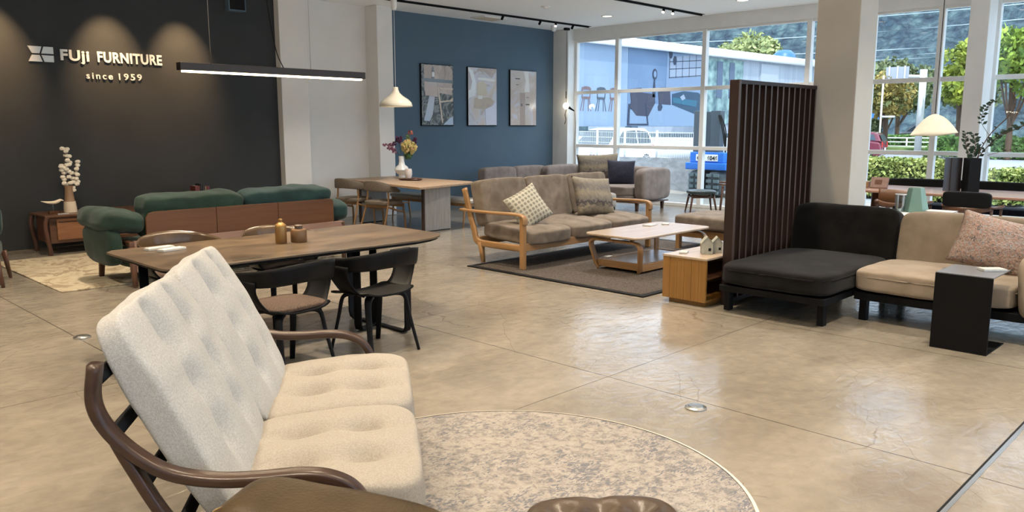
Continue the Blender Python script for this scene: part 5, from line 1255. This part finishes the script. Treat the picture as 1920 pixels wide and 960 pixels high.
pp('printed_sofa_seat', [(27.38, 2.72), (29.16, 2.64), (29.12, 2.38), (27.42, 2.52)], 'pb4', 4)
pp('printed_pillow', [(27.9, 2.75), (28.15, 2.86), (28.3, 2.7), (28.05, 2.62)], 'pb6', 5)
pp('printed_pouf', [(26.38, 2.34), (26.45, 2.46), (26.62, 2.46), (26.70, 2.34), (26.6, 2.2), (26.42, 2.2)], 'pb7', 4)
def disc(name, x, z, r, c, k): pp(name, [(x+r*math.cos(i*.4488), z+r*1.35*math.sin(i*.4488)) for i in range(14)], c, k)
disc('printed_fan', 26.14, 3.56, .15, 'pb7', 3); disc('printed_fan_hub', 26.14, 3.56, .09, 'pb1', 4); pp('printed_fan_stand', [(26.10, 3.36), (26.15, 3.36), (26.22, 2.7), (26.0, 2.7)], 'pb7', 3)
disc('printed_lamp', 27.18, 4.36, .12, 'pb7', 3); disc('printed_lamp', 27.47, 4.14, .13, 'pb7', 3)
panel('post', 24.75, 25.15, .2, 1.6, mat('dark_steel', (.10, .12, .15), .6), t, YB+.0, .3)
t = thing('warehouse', 'long white corrugated building with a pale roof edge beyond the billboards', 'building')
panel('facade', 29.65, 47, 1.3, 4.60, mat('corrugated_white', (.36, .39, .43), .7, col2=(.26, .29, .34), scale=2, stretch=(6, 1, .1)), t, 18.05, 6)
bm = bmesh.new(); sweep(bm, [(21.4, 17.85, 4.58), (47, 17.85, 4.70)], .12, .16, side=(0, 1, 0), sq=1); link('roof_edge', bm, 'white', t, smooth=True)
rf = mat('glazing_painted_reflections', (.08, .13, .16), .15, col2=(.30, .42, .40), scale=2.5, detail=7)  # tree reflections painted into the glazing as mottled colour
panel('glazing', 29.75, 32.9, 1.7, 4.42, rf, t, 18.0, .06)
for x in (30.7, 31.7): panel('door', x, x+.42, 2.8, 4.3, mat('dark_blue_door', (.08, .11, .17), .5), t, 17.97, .05)
panel('awning_panel', 34.5, 36.2, 2.0, 4.4, mat('shade_panel', (.35, .38, .42), .7), t, 17.98, .08)
lath('roof_vent', [(0, 0), (.55, 0), (.5, .3), (.3, .48), (0, .52)], mat('vent_blue', (.04, .14, .40), .4), t, loc=(37.3, 18.3, 4.7))
# tracked lift
t = thing('tracked_lift', 'blue and black tracked lift machine outside with a white number plate', 'machine', (0, 0, 0))
bl = mat('machine_blue', (.02, .16, .60), .35)
box('chassis', 16.2, 17.0, 9.20, 10.24, .62, .78, bl, t, bev=.02); box('body', 16.25, 16.9, 9.28, 10.15, .78, 1.02, bl, t, bev=.02)
for y in (9.56, 10.0): box('mast', 16.35, 16.55, y-.10, y+.14, .95, 1.95, mat('machine_steel', (.055, .075, .095), .5), t, bev=.01)
box('mast_plate', 16.42, 16.48, 9.6, 10.0, .95, 1.93, mat('machine_steel_b', (.05, .07, .09), .5), t, bev=.005)
for k in range(3): tube('hydraulic_hose', smoothpath([(16.34, 9.5-.03*k, 1.85), (16.3, 9.36-.04*k, 1.5), (16.36, 9.3, 1.0)]), .014, 'black', t, n=6)
box('number_plate', 16.235, 16.25, 9.42, 9.98, .82, .97, 'white', t, bev=.003)
text_mesh('plate_text', 'C1   6046', .13, 'black', t, (16.232, 9.95, .845), (R(90), 0, R(-90)), ext=.002, off=.003)
for y0, y1 in ((9.30, 9.66), (9.76, 10.16)):
    tr = box('track_belt', 16.15, 17.3, y0, y1, .02, .60, mat('track_rubber', (.05, .065, .07), .6), t, bev=.14, seg=4)
    for k in range(4):
        for m_ in range(2): box('track_block', 16.12, 16.16, y0+.02+m_*.18, y0+.15+m_*.18, .08+k*.13, .15+k*.13, mat('track_block', (.16, .22, .23), .5) if k+m_ == 0 and y0 < 9.5 else bpy.data.materials['track_block'], tr, bev=.005)
# planting
def leaves_mesh(name, pts, size, m, parent, seed=0):
    rnd = random.Random(seed); bm = bmesh.new()
    for p in pts:
        d = V((rnd.gauss(0, 1), rnd.gauss(0, 1), rnd.gauss(0, 1)+.4)).normalized(); u = d.orthogonal().normalized(); w_ = d.cross(u); a = rnd.random()*6.28
        u, w_ = u*math.cos(a)+w_*math.sin(a), w_*math.cos(a)-u*math.sin(a); s = size*(.6+.8*rnd.random())
        quad(bm, [p-u*s, p-w_*s*.6, p+u*s, p+w_*s*.6])
    return link(name, bm, m, parent)
def foliage(name, c1, c2, sc=1.5): return mat(name, c1, .7, col2=c2, scale=sc, lo=.35, hi=.65, detail=4)
def tree(label, loc, H_, cr, m, n=2600, seed=0, clumps=9, ls=.16, trunk=.14, base=.35):
    t = thing('tree', label, 'tree', loc, 0, 'trees across the road'); rnd = random.Random(seed); pts = []
    for k in range(clumps):
        a = rnd.random()*6.28; rr = cr*.62*math.sqrt(rnd.random()); zc = H_*base+cr*.5+(H_*(1-base)-cr*.9)*rnd.random()
        c = V((rr*math.cos(a), rr*math.sin(a), zc)); r_ = cr*(.38+.25*rnd.random())
        for q in range(n//clumps):
            v = V((rnd.gauss(0, 1), rnd.gauss(0, 1), rnd.gauss(0, 1))).normalized()*r_*(.7+.35*rnd.random()); v.z *= .8; pts.append(c+v)
        tube('bough', smoothpath([(0, 0, H_*base*.7), (c.x*.5, c.y*.5, H_*base+.2*(c.z-H_*base)), tuple(c)]), trunk*.35, 'twig', t, n=6) if k < 4 else None
    leaves_mesh('crown', pts, ls, m, t, seed)
    tube('trunk', smoothpath([(0, 0, -.1), (.05, .03, H_*base*.6), (0, .08, H_*.6)]), trunk, 'twig', t, n=8)
    return t
F1 = foliage('yellow_green_leaves', (.12, .17, .015), (.42, .46, .05)); F2 = foliage('orange_green_leaves', (.10, .12, .03), (.48, .34, .09)); F3 = foliage('olive_leaves', (.06, .085, .035), (.22, .25, .11)); F4 = foliage('bright_green_leaves', (.06, .13, .012), (.30, .40, .04))
tree('tree with orange and green leaves across the road, left of the gantry sign', (50, 17.9, 0), 5.0, 1.9, F2, 3400, 1, 12, .15)
tree('taller olive tree behind the orange-leaved one across the road', (58, 20.0, 0), 6.2, 2.2, F3, 2800, 2, 11, .18)
tree('wide olive tree behind the gantry pole across the road', (65, 17.6, 0), 6.6, 2.5, F3, 2800, 3, 11, .18)
tree('bright yellow-green tree between the mullion and the window column', (48, 13.4, 0), 6.3, 1.7, F1, 3600, 4, 12, .15)
tree('bright green tree at the right edge of the view', (45, 10.3, 0), 6.4, 2.1, F4, 3800, 5, 12, .15)
tree('second green tree at the right border, nearer the road', (49, 8.6, 0), 5.4, 2.2, F1, 3000, 6, 10, .16)
tree('rounded yellow-green tree rising behind the white warehouse roof', (55, 29.4, 0), 8.6, 3.3, foliage('pale_green_leaves', (.12, .16, .05), (.40, .42, .16)), 4200, 7, 14, .2)
def hedge(label, x0, x1, y0, y1, z1, m, n, seed, ls=.05, z0=0, name='hedge', cat='hedge'):
    t = thing(name, label, cat, ((x0+x1)/2, (y0+y1)/2, z0)); rnd = random.Random(seed); pts = []
    hx, hy = (x1-x0)/2, (y1-y0)/2
    for k in range(n):
        f = rnd.random(); x = rnd.uniform(-hx, hx); y = rnd.uniform(-hy, hy); z = rnd.uniform(.05, z1)
        if f < .45: z = z1*(1+.08*noise.noise(V((x*2, y*2, 0))))
        elif f < .8: x = -hx
        else: y = -hy if f < .9 else hy
        w_ = 1-.12*(z/z1)**2; pts.append(V((x*w_+rnd.gauss(0, .03), y*w_+rnd.gauss(0, .03), z+rnd.gauss(0, .03))))
    leaves_mesh('hedge_leaves', pts, ls, m, t, seed)
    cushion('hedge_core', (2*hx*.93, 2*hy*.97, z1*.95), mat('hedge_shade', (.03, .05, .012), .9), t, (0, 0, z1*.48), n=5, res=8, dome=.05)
    return t
H1 = foliage('hedge_yellow_green', (.14, .20, .03), (.50, .52, .16), 5); H2 = foliage('hedge_green', (.04, .10, .02), (.16, .30, .06), 2)
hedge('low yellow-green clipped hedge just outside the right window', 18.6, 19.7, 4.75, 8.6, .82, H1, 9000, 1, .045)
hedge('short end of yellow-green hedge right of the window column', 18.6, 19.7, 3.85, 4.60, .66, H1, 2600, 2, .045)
hedge('dark green clipped hedge beyond the road behind a white railing', 55.5, 57, 12, 24, .95, H2, 6000, 3, .12)
hedge('dark green clipped hedge across the road at the right edge', 45.3, 46.6, 5.5, 14.2, .95, H2, 6000, 4, .12)
hedge('rounded clipped bush at the foot of the orange-leaved tree', 58.2, 60.2, 21.6, 24.0, 2.0, F3, 3000, 5, .1, name='bush', cat='bush')
bm = bmesh.new(); B(bm, 50, 97, -40, 24.5, -.02, .35); tag(link('grass_bank', bm, mat('grass', (.10, .16, .04), .95, col2=(.22, .28, .08), scale=1.5)), kind='structure')
t = thing('road_railing', 'white three-bar railing along the far side of the road', 'railing')
for z in (.35, .62, .88): tube('rail', [(54.0, 15.0, z), (54.0, 19.4, z)], .045, 'white', t, side=(0, 0, 1))
for y in (15.0, 16.5, 18.0, 19.4): tube('post', [(54.0, y, 0), (54.0, y, .92)], .05, 'white', t)
t = thing('gantry_sign', 'pale steel pole carrying the grey back of a road sign', 'road sign', (49, 15.72, 0))
tube('pole', [(0, 0, 0), (0, 0, 4.75)], .19, 'steel_letter', t, n=16); tube('sign_arm', [(0, 0, 4.35), (0, 1.5, 4.45)], .10, 'steel_letter', t, n=12)
sg = box('sign_back', -.12, -.05, .75, 2.0, 4.05, 4.95, mat('sign_grey', (.34, .36, .42), .6), t)
for y in (.95, 1.35, 1.8): box('sign_rib', -.18, -.12, y-.04, y+.04, 4.02, 5.0, 'steel_letter', sg, bev=0)
t = thing('street_pole', 'thin pale pole standing near the left edge of the right window', 'pole', (44, 16.05, 0)); tube('pole', [(0, 0, 0), (0, 0, 4.2)], .05, M['lampwhite'], t); tube('pole_arm', [(0, 0, 2.1), (0, -.7, 2.1)], .05, 'white', t)
t = thing('blue_sign', 'blue board beyond the bush across the road', 'sign', (66, 24.8, .3)); box('board', 0, .1, -1.0, 1.0, .6, 2.4, mat('sign_blue', (.04, .18, .55), .5), t); box('sign_leg', .02, .08, -.05, .05, 0, .6, 'white', t)
# power lines crossing the hillside
for k, (z, dz) in enumerate(((13.8, 1.6), (12.6, .9), (11.3, 1.4), (10.4, .5), (8.6, 1.0), (8.2, .7), (7.8, .9), (6.9, .6))):
    nm = ('highest', 'second highest', 'third highest', 'fourth', 'fifth', 'sixth', 'seventh', 'lowest')[k]
    tag(tube('power_line', smoothpath([(74, y, z-.9*math.sin(math.pi*((y+60)%60)/60)+dz*(y/60)) for y in range(-60, 101, 8)], 2), .035, mat('cable_pale', (.45, .52, .60), .5), None, n=6), nm+' of the eight power lines crossing in front of the wooded hill', 'power line', 'power lines across the hill')
for k, (x, y, h) in enumerate(((62, 46, 11.5), (64, 48.8, 11.5))):
    t = thing('utility_pole', ('left' if k else 'right')+' of the two utility poles above the warehouse roof edge', 'utility pole', (x, y, 0)); tube('pole', [(0, 0, 0), (0, 0, h)], .22, 'concrete', t, n=10)
    box('transformer', -.4, .4, -.5, .5, h-2.2, h-1.0, 'concrete', t, bev=.05); box('cross_arm', -.06, .06, -1.1, 1.1, h-.5, h-.38, 'concrete', t)
